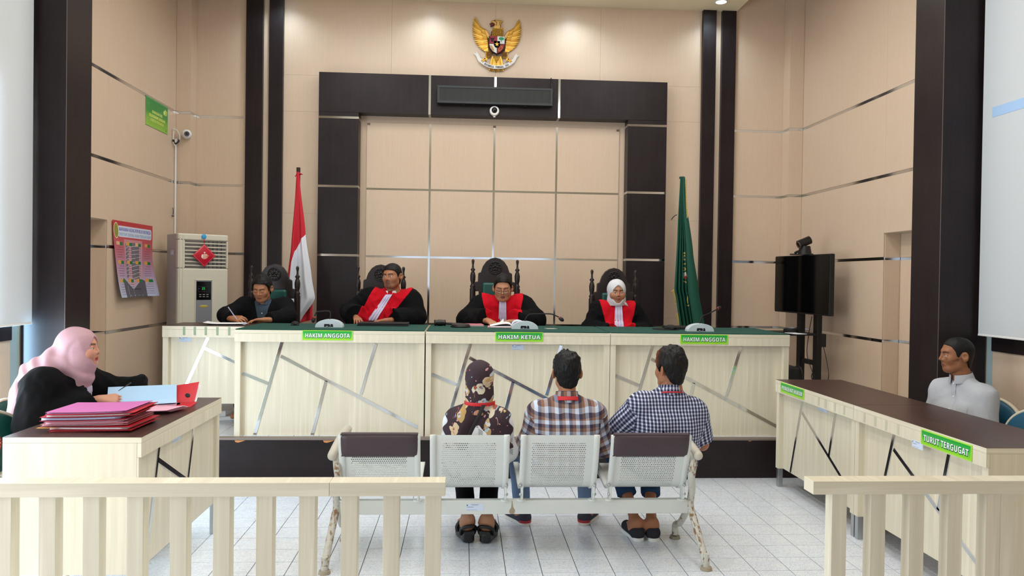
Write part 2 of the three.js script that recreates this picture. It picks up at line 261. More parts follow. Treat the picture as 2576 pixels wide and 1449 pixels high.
// side walls: slabs with real openings, panelled
function sideWall(side) {
  const left = side < 0, X = left ? XL : XR, out = left ? -0.25 : 0.3, in0 = (a, b) => left ? [X - b, X - a] : [X + a, X + b];
  const nz = left ? [-6.9, -5.9] : [-6.752, -5.66], colNear = left ? -5.596 : -5.36;
  const holes = left ? [[nz[0], nz[1], 0, 2.08], [-5.59, -5.475, 0.16, 3.0], [-5.2, -3.45, 0.3, 2.9], [-3.25, -1.25, 0.5, 3.0]] : [[nz[0], nz[1], 0, 2.08], [-5.36, -5.285, 0.16, 3.0]];
  const sh = shapeOf([[-8.85, -0.001], [ZR + 0.2, -0.001], [ZR + 0.2, YS + 0.1], [-8.85, YS + 0.1]]);
  for (const [a, b, c, d] of holes) { const p = new THREE.Path(); p.moveTo(a, c); p.lineTo(a, d); p.lineTo(b, d); p.lineTo(b, c); p.closePath(); sh.holes.push(p); }
  let g = new THREE.ExtrudeGeometry(sh, { depth: Math.abs(out), bevelEnabled: false });   // (z, y) -> world: shape x is world z
  g.rotateY(-Math.PI / 2); g.translate(left ? X - 0.012 : X + 0.012 + Math.abs(out), 0, 0); g = muv(g);
  const w = struct(left ? 'wall_left' : 'wall_right', g, M.plaster);
  const pn = (z0, z1, y0, y1, m = M.wall) => { const [a, b] = in0(0, 0.012); mesh('wall_panel', bx(a, b, y0 + 0.001, y1 - 0.001, z0 + 0.001, z1 - 0.001, 0.0015, false, 0, y0 + z0), m, w); };
  const st = (z0, z1, y) => { const [a, b] = in0(0.002, 0.012); mesh('chrome_strip', bx(a, b, y - SW, y + SW, z0, z1), M.chrome, w); };
  for (const [y0, y1] of rowEdges(DY, YS)) pn(-8.47, nz[0], y0, y1);
  for (const y of ROWS) st(-8.47, nz[0], y);
  for (const [y0, y1] of rowEdges(2.08, YS)) pn(nz[0], colNear - 0.3, y0, y1);
  for (const y of rowStrips(2.08, YS)) st(nz[0], colNear - 0.3, y);
  // niche: far jamb and door leaf
  const [ja, jb] = in0(0.012, left ? 0.15 : 0.16);
  for (const [y0, y1] of rowEdges(DY, 2.08)) mesh('jamb_panel', bx(ja, jb, y0, y1, nz[0] - 0.002, nz[0] + 0.008, 0, false, 0.3, y0), M.wall, w);
  for (const y of [1.1, 1.85]) mesh('chrome_strip', bx(ja, jb, y - SW, y + SW, nz[0] - 0.002, nz[0] + 0.006), M.chrome, w);
  const dr = struct(left ? 'door_1' : 'door_2', null, null, null, left ? 'beige panelled door set in the niche of the left wall' : 'beige panelled door set in the niche of the right wall');
  const [da, db] = in0(left ? 0.15 : 0.155, left ? 0.2 : 0.205);
  for (const [y0, y1] of rowEdges(DY, 2.08)) mesh('door_panel', bx(da, db, y0, y1, nz[0] + 0.012, nz[1] - 0.03, 0.002, false, 0.6, y0), M.wall, dr);
  const [sa, sb] = in0(left ? 0.152 : 0.157, left ? 0.2 : 0.205); for (const y of [1.1, 1.85]) mesh('chrome_strip', bx(sa, sb, y - SW, y + SW, nz[0] + 0.012, nz[1] - 0.03), M.chrome, dr);
  mesh('threshold', bx(da, db, 0, DY, nz[0] + 0.012, nz[1] - 0.03), M.wall, dr);
  // near part of the wall with its dark rail
  const segs = left ? [[-5.475, -5.2], [-3.45, -3.25], [-1.25, ZR]] : [[-5.285, -3.6], [-3.6, -1.6], [-1.6, 0.4], [0.4, ZR]];
  for (const [a, b] of segs) { pn(a, b, 0.1, 1.15); pn(a, b, 1.25, 3.0); const [c, d] = in0(-0.012, 0.012); mesh('dark_rail', bx(c, d, 1.15, 1.25, a, b, 0.003), M.dark, w); }
  pn(left ? -5.59 : -5.36, ZR, 3.0, YS);
  // column
  const cxs = left ? [XL, -2.8] : [3.44, XR], cz = left ? [-5.965, -5.596] : [-5.72, -5.36];
  const c = struct(left ? 'column_left' : 'column_right', bx(cxs[0], cxs[1], 0, YS, cz[0], cz[1], 0.003), M.dark, null, 'dark veneered square column against the side wall');
  mesh('corner_bead', bx(left ? -2.8015 : 3.438, left ? -2.798 : 3.4415, 0, YS, cz[1] - 0.002, cz[1] + 0.0012), std(0x6a5c58, 0.5), c);
}
sideWall(-1); sideWall(1);
// windows: frames and panes in the openings
function windowAt(n, z0, z1, y0, y1, X, dir, mat = M.glass, mull = 1) {
  const o = struct('window_' + n, null, null, null, 'dark framed window in the side wall'), f = 0.035, a = X - 0.05, b = X + 0.03;
  if (z1 - z0 > 0.3) {
    mesh('frame', [bx(a, b, y0, y0 + f, z0, z1), bx(a, b, y1 - f, y1, z0, z1), bx(a, b, y0 + f, y1 - f, z0, z0 + f), bx(a, b, y0 + f, y1 - f, z1 - f, z1)], M.dark, o);
    for (let i = 1; i <= mull; i++) { const z = mix(z0, z1, i / (mull + 1)); mesh('mullion', bx(a, b, y0 + f, y1 - f, z - 0.02, z + 0.02), M.dark, o); }
    for (let i = 0; i <= mull; i++) { const p = mix(z0 + f, z1 - f, i / (mull + 1)), q = mix(z0 + f, z1 - f, (i + 1) / (mull + 1)); mesh('pane', bx((a + b) / 2 - 0.002, (a + b) / 2 + 0.002, y0 + f, y1 - f, p, q), mat, o); }
  } else { mesh('pane', bx((a + b) / 2 - 0.002, (a + b) / 2 + 0.002, y0, y1, z0, z1), mat, o); mesh('frame', bx(a, b, y0 - 0.02, y0, z0, z1), M.dark, o); }
}
windowAt(1, -5.59, -5.475, 0.16, 3.0, XL - 0.002, 1, M.frosted); windowAt(2, -5.2, -3.45, 0.3, 2.9, XL - 0.12); windowAt(3, -3.25, -1.25, 0.5, 3.0, XL - 0.12, 1, M.glass, 2); windowAt(4, -5.36, -5.285, 0.16, 3.0, XR + 0.022, -1, M.frosted);
{ // rear wall with glazed doors, behind the viewer
  const sh = shapeOf([[-3.3, 0], [4.1, 0], [4.1, YS + 0.1], [-3.3, YS + 0.1]]), p = new THREE.Path(); p.moveTo(-1.8, 0.05); p.lineTo(-1.8, 2.4); p.lineTo(2.2, 2.4); p.lineTo(2.2, 0.05); p.closePath(); sh.holes.push(p);
  const g = new THREE.ExtrudeGeometry(sh, { depth: 0.2, bevelEnabled: false }); g.translate(0, 0, ZR); struct('wall_rear', muv(g), M.plaster);
  const o = struct('window_5', null, null, null, 'glazed doors behind the viewer');
  for (let i = 0; i < 4; i++) { mesh('pane', bx(-1.8 + i + 0.04, -0.8 + i - 0.04, 0.1, 2.36, ZR + 0.1, ZR + 0.104), M.glass, o); mesh('frame', bx(-1.8 + i - 0.04, -1.8 + i + 0.04, 0.05, 2.4, ZR + 0.07, ZR + 0.13), M.dark, o); }
}
{ // ceiling: lower field over the middle, higher bays at the sides
  const c = struct('ceiling', bx(-3.3, 4.1, YS, YS + 0.12, -8.85, ZR + 0.2), M.ceiling);
  mesh('lowered_field', bx(-2.42, 3.068, YC, YS, -8.66, ZR), M.ceiling, c);
}
{ // recessed downlights, bluish white
  const glow = std(0xffffff, 0.5, { emissive: new THREE.Color().setRGB(0.75, 0.9, 1.0), emissiveIntensity: 9 });
  DOWNLIGHTS.forEach(([x, z], i) => {
    const place = ['above the left dark battens', 'left of the golden emblem', 'right of the golden emblem', 'above the right dark battens'][i];
    const o = thing('ceiling_downlight', 'round recessed ceiling downlight ' + place, 'lamp', [x, YC, z], 0, 'recessed downlights in the ceiling');
    const ring = new THREE.TorusGeometry(0.062, 0.008, 8, 24); ring.rotateX(Math.PI / 2); mesh('ring', ring, M.white, o, [0, -0.002, 0]);
    mesh('lamp_disc', cyl(0, -0.004, 0, 0.056, 0.056, 0.008, 24), glow, o);
    const l = new THREE.SpotLight(new THREE.Color().setRGB(0.72, 0.88, 1.0), 1.9, 0, 1.25, 0.7, 2); l.name = 'downlight_beam'; l.position.set(0, -0.02, 0); l.target.position.set(0, -2, 0); l.castShadow = true; l.shadow.radius = 2.5; o.add(l); o.add(l.target);
  });
}
{ // light panels of the hall ceiling
  const glow = std(0xffffff, 0.5, { emissive: new THREE.Color().setRGB(1.0, 0.97, 0.92), emissiveIntensity: 0.5 });
  for (const [x, z] of PANELS) { const o = thing('ceiling_light_panel', 'flat square-edged light panel in the hall ceiling above the picture', 'lamp', [x, YC, z], 0, 'light panels in the hall ceiling'); mesh('frame', [bx(-0.31, 0.31, -0.012, 0, -0.61, -0.59), bx(-0.31, 0.31, -0.012, 0, 0.59, 0.61), bx(-0.31, -0.29, -0.012, 0, -0.59, 0.59), bx(0.29, 0.31, -0.012, 0, -0.59, 0.59)], M.white, o); mesh('lamp_diffuser', bx(-0.29, 0.29, -0.006, 0, -0.59, 0.59), glow, o); }
}
// ------------------------------------------------------------------ desks
function sticker(parent, x, y, z, w = 0.095, h = 0.04, rotY = 0) {   // inventory label: crest dot and lines of print
  const t = sticker.t || (sticker.t = std(0xffffff, 0.6, { map: canvasTex(256, 108, (g, W, H) => {
    g.fillStyle = '#d5e2f6'; g.fillRect(0, 0, W, H); g.fillStyle = '#3a4a68'; g.beginPath(); g.arc(18, 22, 10, 0, 7); g.fill();
    g.fillRect(70, 12, 120, 4); g.fillRect(84, 22, 92, 3); g.fillRect(12, 46, 100, 5); g.fillRect(12, 92, 150, 3); }) }));
  const g = new THREE.PlaneGeometry(w, h), m = mesh('inventory_sticker', extr(shapeOf([[-w / 2, -h / 2], [w / 2, -h / 2], [w / 2, h / 2], [-w / 2, h / 2]]), 0.0008), t, parent, [x, y, z], [0, rotY, 0]);
  const p = m.geometry.attributes.position, uv = m.geometry.attributes.uv; for (let i = 0; i < p.count; i++) uv.setXY(i, p.getX(i) / w + 0.5, p.getY(i) / h + 0.5); g.dispose(); return m;
}
function inlay(parent, a, b, w, z) {           // a chrome strip let into the front panel
  const d = new THREE.Vector2(b[0] - a[0], b[1] - a[1]), L = d.length(), g = bx(0, L, -w / 2, w / 2, 0, 0.004, 0.0008); g.rotateZ(Math.atan2(d.y, d.x)); g.translate(a[0], a[1], z); return mesh('chrome_inlay', g, M.chrome, parent);
}
// front towards local +z, x from 0 to len, y from the floor up
function makeDesk(o, d) {
  const { len: L, depth: D, h = 0.852, bottom = 0, legs = 0, topMat = M.top, rec = 0.055 } = d, fz = 0;
  mesh('desk_top', bx(0, L, h - 0.028, h - 0.0015, -D, fz, 0.0012, true, L), M.pale, o);
  if (topMat === M.top) mesh('top_veneer', bx(0.0005, L - 0.0005, h - 0.0015, h, -D + 0.0005, fz - 0.0008, 0), M.top, o);
  mesh('fascia', bx(0, L, h - 0.096, h - 0.0285, fz - 0.02, fz, 0.0015), M.pale, o);
  for (const x of [0, L - 0.045]) mesh('post', [bx(x, x + 0.045, bottom, h - 0.097, fz - 0.0205, fz - 0.012, 0.0012), bx(x ? x : 0.0205, x ? L - 0.0205 : 0.045, bottom, h - 0.097, fz - 0.075, fz - 0.0206)], M.pale, o);
  mesh('front_panel', bx(0.045, L - 0.045, bottom, h - 0.097, fz - rec - 0.018, fz - rec, 0.001, false, d.seed || 0), M.pale, o);
  for (const x of [0, L - 0.02]) mesh('side_panel', bx(x, x + 0.02, bottom, h - 0.0285, -D, fz - 0.0207, 0.0012, false, 0.4), M.pale, o);
  for (const s of d.strips || []) inlay(o, s[0], s[1], s[2] || 0.026, fz - rec);
  if (legs) for (const x of [0.004, L - 0.041]) for (const z of [fz - 0.055, -D + 0.01]) mesh('steel_leg', bx(x, x + 0.037, 0, bottom, z, z + 0.037, 0.002), M.steel, o);
  return o;
}
const pat = (L, H, k = 1) => [[[0.360, 0.753], [0.151, 0.003]], [[0.351, 0.638], [1.455, 0.065]], [[1.107, 0.744], [0.990, 0.331]], [[0.713, 0.443], [0.607, 0.003]], [[0.05, 0.500], [0.255, 0.416]]];
{
  const xs = [-1.81, -0.2975, 1.2095], who = ['left', 'middle', 'right'];
  xs.forEach((x, i) => {
    const o = thing('judges_bench', ['pale wood judges bench at the left, first of three joined units', 'pale wood judges bench of the presiding judge, middle of three joined units', 'pale wood judges bench at the right end beside the screen stand'][i], 'desk', [x, DY, -6.22], 0, 'judges bench units on the dais');
    makeDesk(o, { len: 1.503, depth: 0.80, strips: pat(), seed: i * 0.7, topMat: M.pale });
    const c = thing('bench_cloth', 'dark green cloth on top of the ' + ['left', 'middle', 'right'][i] + ' judges bench', 'tablecloth', [x, DY + 0.852, -6.22], 0, 'green cloths on the judges bench');
    mesh('cloth', bx(0.004, 1.5, 0, 0.006, -0.795, -0.006, 0.003), M.greenCloth, c);
    if (i === 1) sticker(o, 0.75, 0.725, -0.0545, 0.1, 0.042);
  });
  const k = thing('clerk_desk', 'pale wood clerk desk with dark top, left behind the judges bench', 'desk', [-2.514, DY, -6.6]);
  makeDesk(k, { len: 0.69, depth: 0.5, bottom: 0.19, legs: 1, strips: [[[0.36, 0.753], [0.12, 0.2], 0.026], [[0.335, 0.66], [0.64, 0.52], 0.026]], seed: 0.3 });
  sticker(k, 0.17, 0.735, -0.0545, 0.1, 0.04);
  // dried adhesive marks on the fascia
  const glue = std(0x9fae94, 0.8), glueD = std(0xc9c7ae, 0.8);
  for (const x of [0.18, 0.268, 0.358, 0.453, 0.551]) mesh('tape_mark', bx(x - 0.010, x + 0.010, 0.775, 0.846, 0.0006, 0.0012), glue, k);
  const rp = [[[0.375, 0.753], [0.185, 0.155]], [[0.368, 0.65], [1.15, 0.235]], [[0.885, 0.753], [0.80, 0.42]]];
  const r1 = thing('counsel_desk', 'pale wood counsel desk with dark top and PENASEHAT HUKUM plate', 'desk', [2.485, 0, -5.95], -Math.PI / 2, 'side desks along the right');
  makeDesk(r1, { len: 1.222, depth: 0.535, h: 0.85, bottom: 0.15, legs: 1, strips: rp, seed: 0.2 });
  const r2 = thing('counsel_desk', 'pale wood side desk with dark top and TURUT TERGUGAT plate', 'desk', [2.485, 0, -4.724], -Math.PI / 2, 'side desks along the right');
  makeDesk(r2, { len: 1.24, depth: 0.535, h: 0.85, bottom: 0.15, legs: 1, strips: rp, seed: 0.9 });
  sticker(r1, 0.69, 0.735, -0.0545, 0.14, 0.042); sticker(r2, 0.69, 0.745, 0.0005, 0.1, 0.04);
  for (const x of [0.745, 0.845, 0.98, 1.105]) mesh('tape_mark', bx(x - 0.011, x + 0.011, 0.765, 0.825, 0.0006, 0.0012), glueD, r1);
  for (const x of [0.13, 0.255, 0.375, 0.5]) mesh('tape_mark', bx(x - 0.011, x + 0.011, 0.762, 0.82, 0.0006, 0.0012), glueD, r2);
  const l = thing('prosecutor_desk', 'pale wood prosecutor desk with dark top carrying the pink case files', 'desk', [-1.503, 0, -3.71], Math.PI / 2);
  makeDesk(l, { len: 1.2, depth: 0.63, h: 0.85, bottom: 0.2, legs: 1, rec: 0.03, strips: [[[0.285, 0.753], [0.13, 0.205]], [[0.27, 0.68], [1.0, 0.3]], [[0.79, 0.753], [0.69, 0.45]]], seed: 0.5 });
  sticker(l, 0.53, 0.74, -0.0295, 0.12, 0.042);
}
// name plates
function plate(text, w, h, label, pos, turn) {
  const t = canvasTex(512, 128, (g, W, H) => {
    const gr = g.createLinearGradient(0, 0, 0, H); gr.addColorStop(0, '#0f9a3c'); gr.addColorStop(0.45, '#3fbf3f'); gr.addColorStop(1, '#a8e02c'); g.fillStyle = '#a6e23a'; g.fillRect(0, 0, W, H); g.fillStyle = gr; g.fillRect(9, 9, W - 18, H - 18);
    g.font = 'bold 68px sans-serif'; g.textAlign = 'center'; g.textBaseline = 'middle'; const m = g.measureText(text).width, k = Math.min(1, (W - 56) / m);
    g.save(); g.translate(W / 2, H / 2 + 4); g.scale(k, 1.08); g.lineWidth = 9; g.strokeStyle = '#1f5b2c'; g.lineJoin = 'round'; g.strokeText(text, 2, 2); g.fillStyle = '#f2f7fa'; g.fillText(text, 0, 0); g.restore();
  });
  const g = bx(-w / 2, w / 2, -h / 2, h / 2, 0, 0.004, 0.0008), p = g.attributes.position, uv = g.attributes.uv; for (let i = 0; i < p.count; i++) uv.setXY(i, p.getX(i) / w + 0.5, p.getY(i) / h + 0.5);
  return single('name_plate', g, std(0xffffff, 0.3, { map: t }), label, 'sign', pos, [0, turn, 0], 'green name plates on the desks');
}
plate('HAKIM ANGGOTA', 0.4, 0.079, 'green name plate reading HAKIM ANGGOTA on the left judges bench', [-1.08, 1.146, -6.2195], 0);
plate('HAKIM KETUA', 0.39, 0.077, 'green name plate reading HAKIM KETUA on the middle judges bench', [0.457, 1.148, -6.2195], 0);
plate('HAKIM ANGGOTA', 0.4, 0.079, 'green name plate reading HAKIM ANGGOTA on the right judges bench', [1.987, 1.142, -6.2195], 0);
plate('PENASEHAT HUKUM', 0.41, 0.076, 'green name plate reading PENASEHAT HUKUM on the far side desk', [2.4845, 0.806, -5.64], -Math.PI / 2);
plate('TURUT TERGUGAT', 0.415, 0.08, 'green name plate reading TURUT TERGUGAT on the near side desk', [2.4845, 0.8, -3.79], -Math.PI / 2);

// ------------------------------------------------------------------ railings in front
function railing(x0, x1, label, posts) {
  const o = thing('wooden_railing', label, 'railing', [0, 0, 0]);
  const cut = x0 < 0 ? [x0, -0.491, x1] : [x0, x1];
  for (let i = 0; i < cut.length - 1; i++) {
    mesh('top_rail', bx(cut[i] + (i ? 0.0006 : 0), cut[i + 1], 0.797, 0.849, -2.983, -2.9, 0.002, true, i * 0.6), M.pale, o);
  }
  for (const x of posts) mesh('baluster', bx(x, x + 0.0605, 0, 0.797, -2.968, -2.912, 0.0015, false, x * 3.1), M.pale, o);
  return o;
}
const lp = []; for (let i = 0; i < 15; i++) lp.push(-0.1345 - 0.1568 * i);
railing(-2.4, -0.058, 'pale wood railing with square balusters at the left foreground', lp);
const rp2 = [1.4515, 1.609, 1.767, 1.924, 2.081, 2.142, 2.3, 2.457]; railing(1.369, 2.95, 'pale wood railing with square balusters at the right foreground', rp2);

// ------------------------------------------------------------------ four-seat steel bench
{
  const C = [0.323, 0, -4.45], o = thing('waiting_bench', 'grey steel four-seat waiting bench with perforated backs, two brown pads', 'bench', C);
  const perf = canvasTex(512, 512, (g, W, H) => {
    g.fillStyle = '#fff'; g.fillRect(0, 0, W, H); g.fillStyle = '#000'; const nx = 28, ny = 27, x0 = 0.10 * W, x1 = 0.89 * W, y0 = 0.13 * H, y1 = 0.975 * H;
    for (let j = 0; j < ny; j++) for (let i = 0; i < nx; i++) { const x = mix(x0, x1, (i + (j % 2) * 0.5) / nx), y = mix(y0, y1, j / (ny - 1)); g.beginPath(); g.arc(x, y, 4.4, 0, 7); g.fill(); }
  }); perf.colorSpace = THREE.NoColorSpace;
  const pm = std(0xdce0dc, 0.4, { alphaMap: perf, alphaTest: 0.5, side: THREE.DoubleSide });
  const xs = [[-0.685, -0.232], [-0.176, 0.272], [0.337, 0.787], [0.855, 1.318]];
  const prof = t => {                       // seat from front edge to the top of the back: [y, z]
    const P = [[0.425, -0.50], [0.432, -0.47], [0.418, -0.30], [0.400, -0.14], [0.395, -0.05], [0.425, 0.005], [0.50, 0.045], [0.60, 0.085], [0.70, 0.115], [0.735, 0.120]];
    const c = prof.c || (prof.c = new THREE.CatmullRomCurve3(P.map(p => V(0, p[0], p[1])))); const p = c.getPointAt(t); return [p.y, p.z];
  };
  xs.forEach(([a, b], i) => {
    a -= C[0]; b -= C[0];
    const ts = 0.545;
    mesh('seat_shell', sheet((s, t) => { const [y, z] = prof(t * ts); return [mix(a + 0.03, b - 0.03, s), y, z]; }, 2, 14, 0.003), pm, o);
    mesh('back_shell', sheet((s, t) => { const [y, z] = prof(ts + (1 - ts) * t); return [mix(a + 0.03, b - 0.03, s), y, z]; }, 2, 14, 0.003), pm, o);
    for (const x of [a + 0.015, b - 0.015]) {
      const pts = []; for (let k = 0; k <= 26; k++) { const [y, z] = prof(k / 26); pts.push([y, z]); }
      const g = sheet((s, t) => { const [y, z] = prof(t); return [x + (s - 0.5) * 0.032, y, z]; }, 1, 26, 0.02); mesh('side_rail', g, M.greyMetal, o);
      const br = extr(smoothShape([[-0.012, 0.0], [0.02, -0.012], [0.055, 0.03], [0.05, 0.1], [0.02, 0.12], [-0.01, 0.06]], 20), 0.012, 0.003); br.rotateY(-Math.PI / 2); br.translate(x + 0.006, 0.33, -0.02);
      const bk = mesh('bracket', br, M.greyMetal, o); for (const [by, bz] of [[0.372, 0.028], [0.425, 0.03]]) mesh('bolt', sph(x + (x < (a + b) / 2 ? -0.006 : 0.006), by, bz, 0.0105), M.steel, bk);
      mesh('clamp_plate', cyl(x, 0.333, 0.0, 0.026, 0.026, 0.008, 14), M.greyMetal, o);
    }
    if (i === 0 || i === 3) {
      const g = sheet((s, t) => { const [y, z] = prof(0.845 + 0.155 * t); return [mix(a + 0.012, b - 0.012, s), y + 0.004, z + 0.006 + 0.018 * Math.pow(Math.sin(Math.PI * clamp(t, 0.0, 1)), 0.4) * Math.pow(Math.sin(Math.PI * s), 0.15)]; }, 20, 12, 0.012);
      const g2 = sheet((s, t) => { const [y, z] = prof(0.845 + 0.155 * t); return [mix(a + 0.012, b - 0.012, s), y + 0.004, z - 0.012 - 0.018 * Math.pow(Math.sin(Math.PI * t), 0.4)]; }, 10, 10, 0.012);
      mesh('head_pad', [g, g2, bx(a + 0.012, b - 0.012, 0.732, 0.747, 0.098, 0.136, 0.007)], M.pad, o);
    }
  });
  mesh('beam', bx(-1.02, 1.02, 0.248, 0.33, -0.045, 0.0, 0.004), M.greyMetal, o);
  mesh('rust_crack', (() => { const g = extr(smoothShape([[0, 0.328], [0.004, 0.315], [0.008, 0.29], [0.018, 0.272], [0.012, 0.252], [-0.01, 0.252], [-0.014, 0.27], [-0.003, 0.29]], 24), 0.0012); g.translate(0.298 - C[0], 0, 0.0002); return g; })(), std(0xa5977c, 0.9), o);
  sticker(o, 0.083 - C[0] - 0.001, 0.29, 0.0005, 0.1, 0.042);
  for (const s of [-1, 1]) {
    const X = s * 1.035, leg = mesh('leg_frame', [tube([[X, 0.66, -0.40], [X, 0.655, -0.2], [X - s * 0.0, 0.63, 0.0], [X - s * 0.012, 0.56, 0.075], [X - s * 0.02, 0.48, 0.07], [X, 0.40, 0.02], [X, 0.3, -0.01], [X + s * 0.006, 0.24, 0.03], [X + s * 0.018, 0.12, 0.15], [X + s * 0.022, 0.03, 0.235]], 0.021, 60, 12),
      tube([[X, 0.3, -0.02], [X, 0.22, -0.10], [X - s * 0.004, 0.13, -0.2], [X - s * 0.01, 0.09, -0.28], [X - s * 0.01, 0.03, -0.285]], 0.02, 30, 12), cyl(X + s * 0.022, 0.055, 0.236, 0.019, 0.017, 0.075, 14)].map(g => muv(g, false, s, 0, 2.4)), M.rusty, o);
    mesh('foot', [cyl(X + s * 0.022, 0.012, 0.238, 0.034, 0.03, 0.018, 20), cyl(X + s * 0.022, 0.003, 0.238, 0.03, 0.034, 0.006, 20)], std(0xa89c86, 0.5), leg);
    mesh('foot', [cyl(X - s * 0.01, 0.012, -0.286, 0.034, 0.03, 0.018, 20), cyl(X - s * 0.01, 0.003, -0.286, 0.03, 0.034, 0.006, 20)], std(0x8d8470, 0.5), leg);
    mesh('armrest', tube([[X, 0.665, -0.40], [X, 0.668, -0.25], [X + s * 0.004, 0.645, -0.05], [X + s * 0.012, 0.612, 0.085]], 0.027, 26, 12), std(0xc6c0b2, 0.5), o);
    mesh('armrest_cap', sph(X + s * 0.012, 0.611, 0.087, 0.027), std(0xc6c0b2, 0.5), o);
  }
}
// ------------------------------------------------------------------ carved judge chairs
function judgeChair(x, z, top, label, turn = 0) {
  const o = thing('carved_chair', label, 'chair', [x, DY, z], turn, 'carved high-back chairs behind the bench'), k = top - DY;          // k: height of the crest
  const S = k - 0.02;                                                           // post height
  const turned = [[0.0, 0], [0.030, 0], [0.030, S - 0.30], [0.022, S - 0.29], [0.030, S - 0.275], [0.022, S - 0.26], [0.018, S - 0.245], [0.026, S - 0.215], [0.028, S - 0.17], [0.022, S - 0.14], [0.014, S - 0.125], [0.025, S - 0.105], [0.012, S - 0.09], [0.009, S - 0.06], [0.013, S - 0.035], [0.016, S - 0.018], [0.010, S - 0.004], [0, S]].map(p => new THREE.Vector2(...p));
  for (const s of [-1, 1]) mesh('back_post', new THREE.LatheGeometry(turned, 14), M.carve, o, [s * 0.225, 0, 0]);
  // crested back board
  const half = [[0.21, k - 0.345], [0.21, k - 0.25], [0.175, k - 0.245], [0.172, k - 0.165], [0.158, k - 0.155], [0.145, k - 0.15], [0.125, k - 0.09], [0.09, k - 0.04], [0.05, k - 0.012], [0, k]];
  const pts = [...half, ...half.slice(0, -1).reverse().map(([a, b]) => [-a, b])];
  const bd = extr(shapeOf(pts), 0.035, 0.006); bd.translate(0, 0, -0.018); const crest = mesh('crest_board', muv(bd), M.carve, o);
  const rail2 = mesh('back_frame', [bx(-0.21, 0.21, 0.46, 0.53, -0.016, 0.016, 0.004), bx(-0.165, -0.115, 0.53, k - 0.34, -0.014, 0.014, 0.004), bx(0.115, 0.165, 0.53, k - 0.34, -0.014, 0.014, 0.004)], M.carve, o);
  const my = k - 0.105, med = []; const ring = new THREE.TorusGeometry(0.062, 0.006, 8, 30); ring.translate(0, my, 0.018); med.push(ring);
  for (let i = 0; i < 10; i++) { const a = i / 10 * 6.283; med.push(sph(0.049 * Math.cos(a), my + 0.049 * Math.sin(a), 0.018, 0.010, 0.010, 0.008, 8, 6)); }
  for (let i = 0; i < 5; i++) { const a = i / 5 * 6.283 + 1.57; med.push(sph(0.02 * Math.cos(a), my + 0.02 * Math.sin(a), 0.018, 0.016, 0.012, 0.01, 8, 6)); }
  mesh('carved_medallion', med, M.carveDeep, crest);
  mesh('back_cushion', (() => { const g = new RoundedBoxGeometry(0.26, k - 0.345 - 0.53 + 0.09, 0.06, 4, 0.026); g.translate(0, (0.53 + k - 0.345 + 0.09) / 2, 0.032); return g; })(), M.greenLeather, o);
  mesh('seat', bx(-0.25, 0.25, 0.40, 0.44, -0.02, 0.46, 0.01), M.carve, o);
  mesh('seat_cushion', (() => { const g = new RoundedBoxGeometry(0.46, 0.07, 0.42, 4, 0.03); g.translate(0, 0.465, 0.235); return g; })(), M.greenLeather, o);
  for (const s of [-1, 1]) {
    mesh('leg', bar([s * 0.225, 0, 0.44], [s * 0.225, 0.66, 0.44], 0.024, 0.022, 12), M.carve, o);
    mesh('armrest', [tube([[s * 0.225, 0.67, 0], [s * 0.232, 0.685, 0.2], [s * 0.235, 0.67, 0.45]], 0.024, 16, 10), sph(s * 0.235, 0.668, 0.455, 0.032)], M.carve, o);
  }
}
judgeChair(-1.878, -7.78, 1.735, 'carved dark chair with green cushion behind the writing clerk');
judgeChair(-0.829, -7.78, 1.745, 'carved dark chair behind the judge with the moustache', 0.06);
judgeChair(0.318, -7.78, 1.832, 'tallest carved dark chair with green cushion behind the judge in glasses');
judgeChair(1.533, -7.78, 1.745, 'carved dark chair behind the judge in white headscarf');

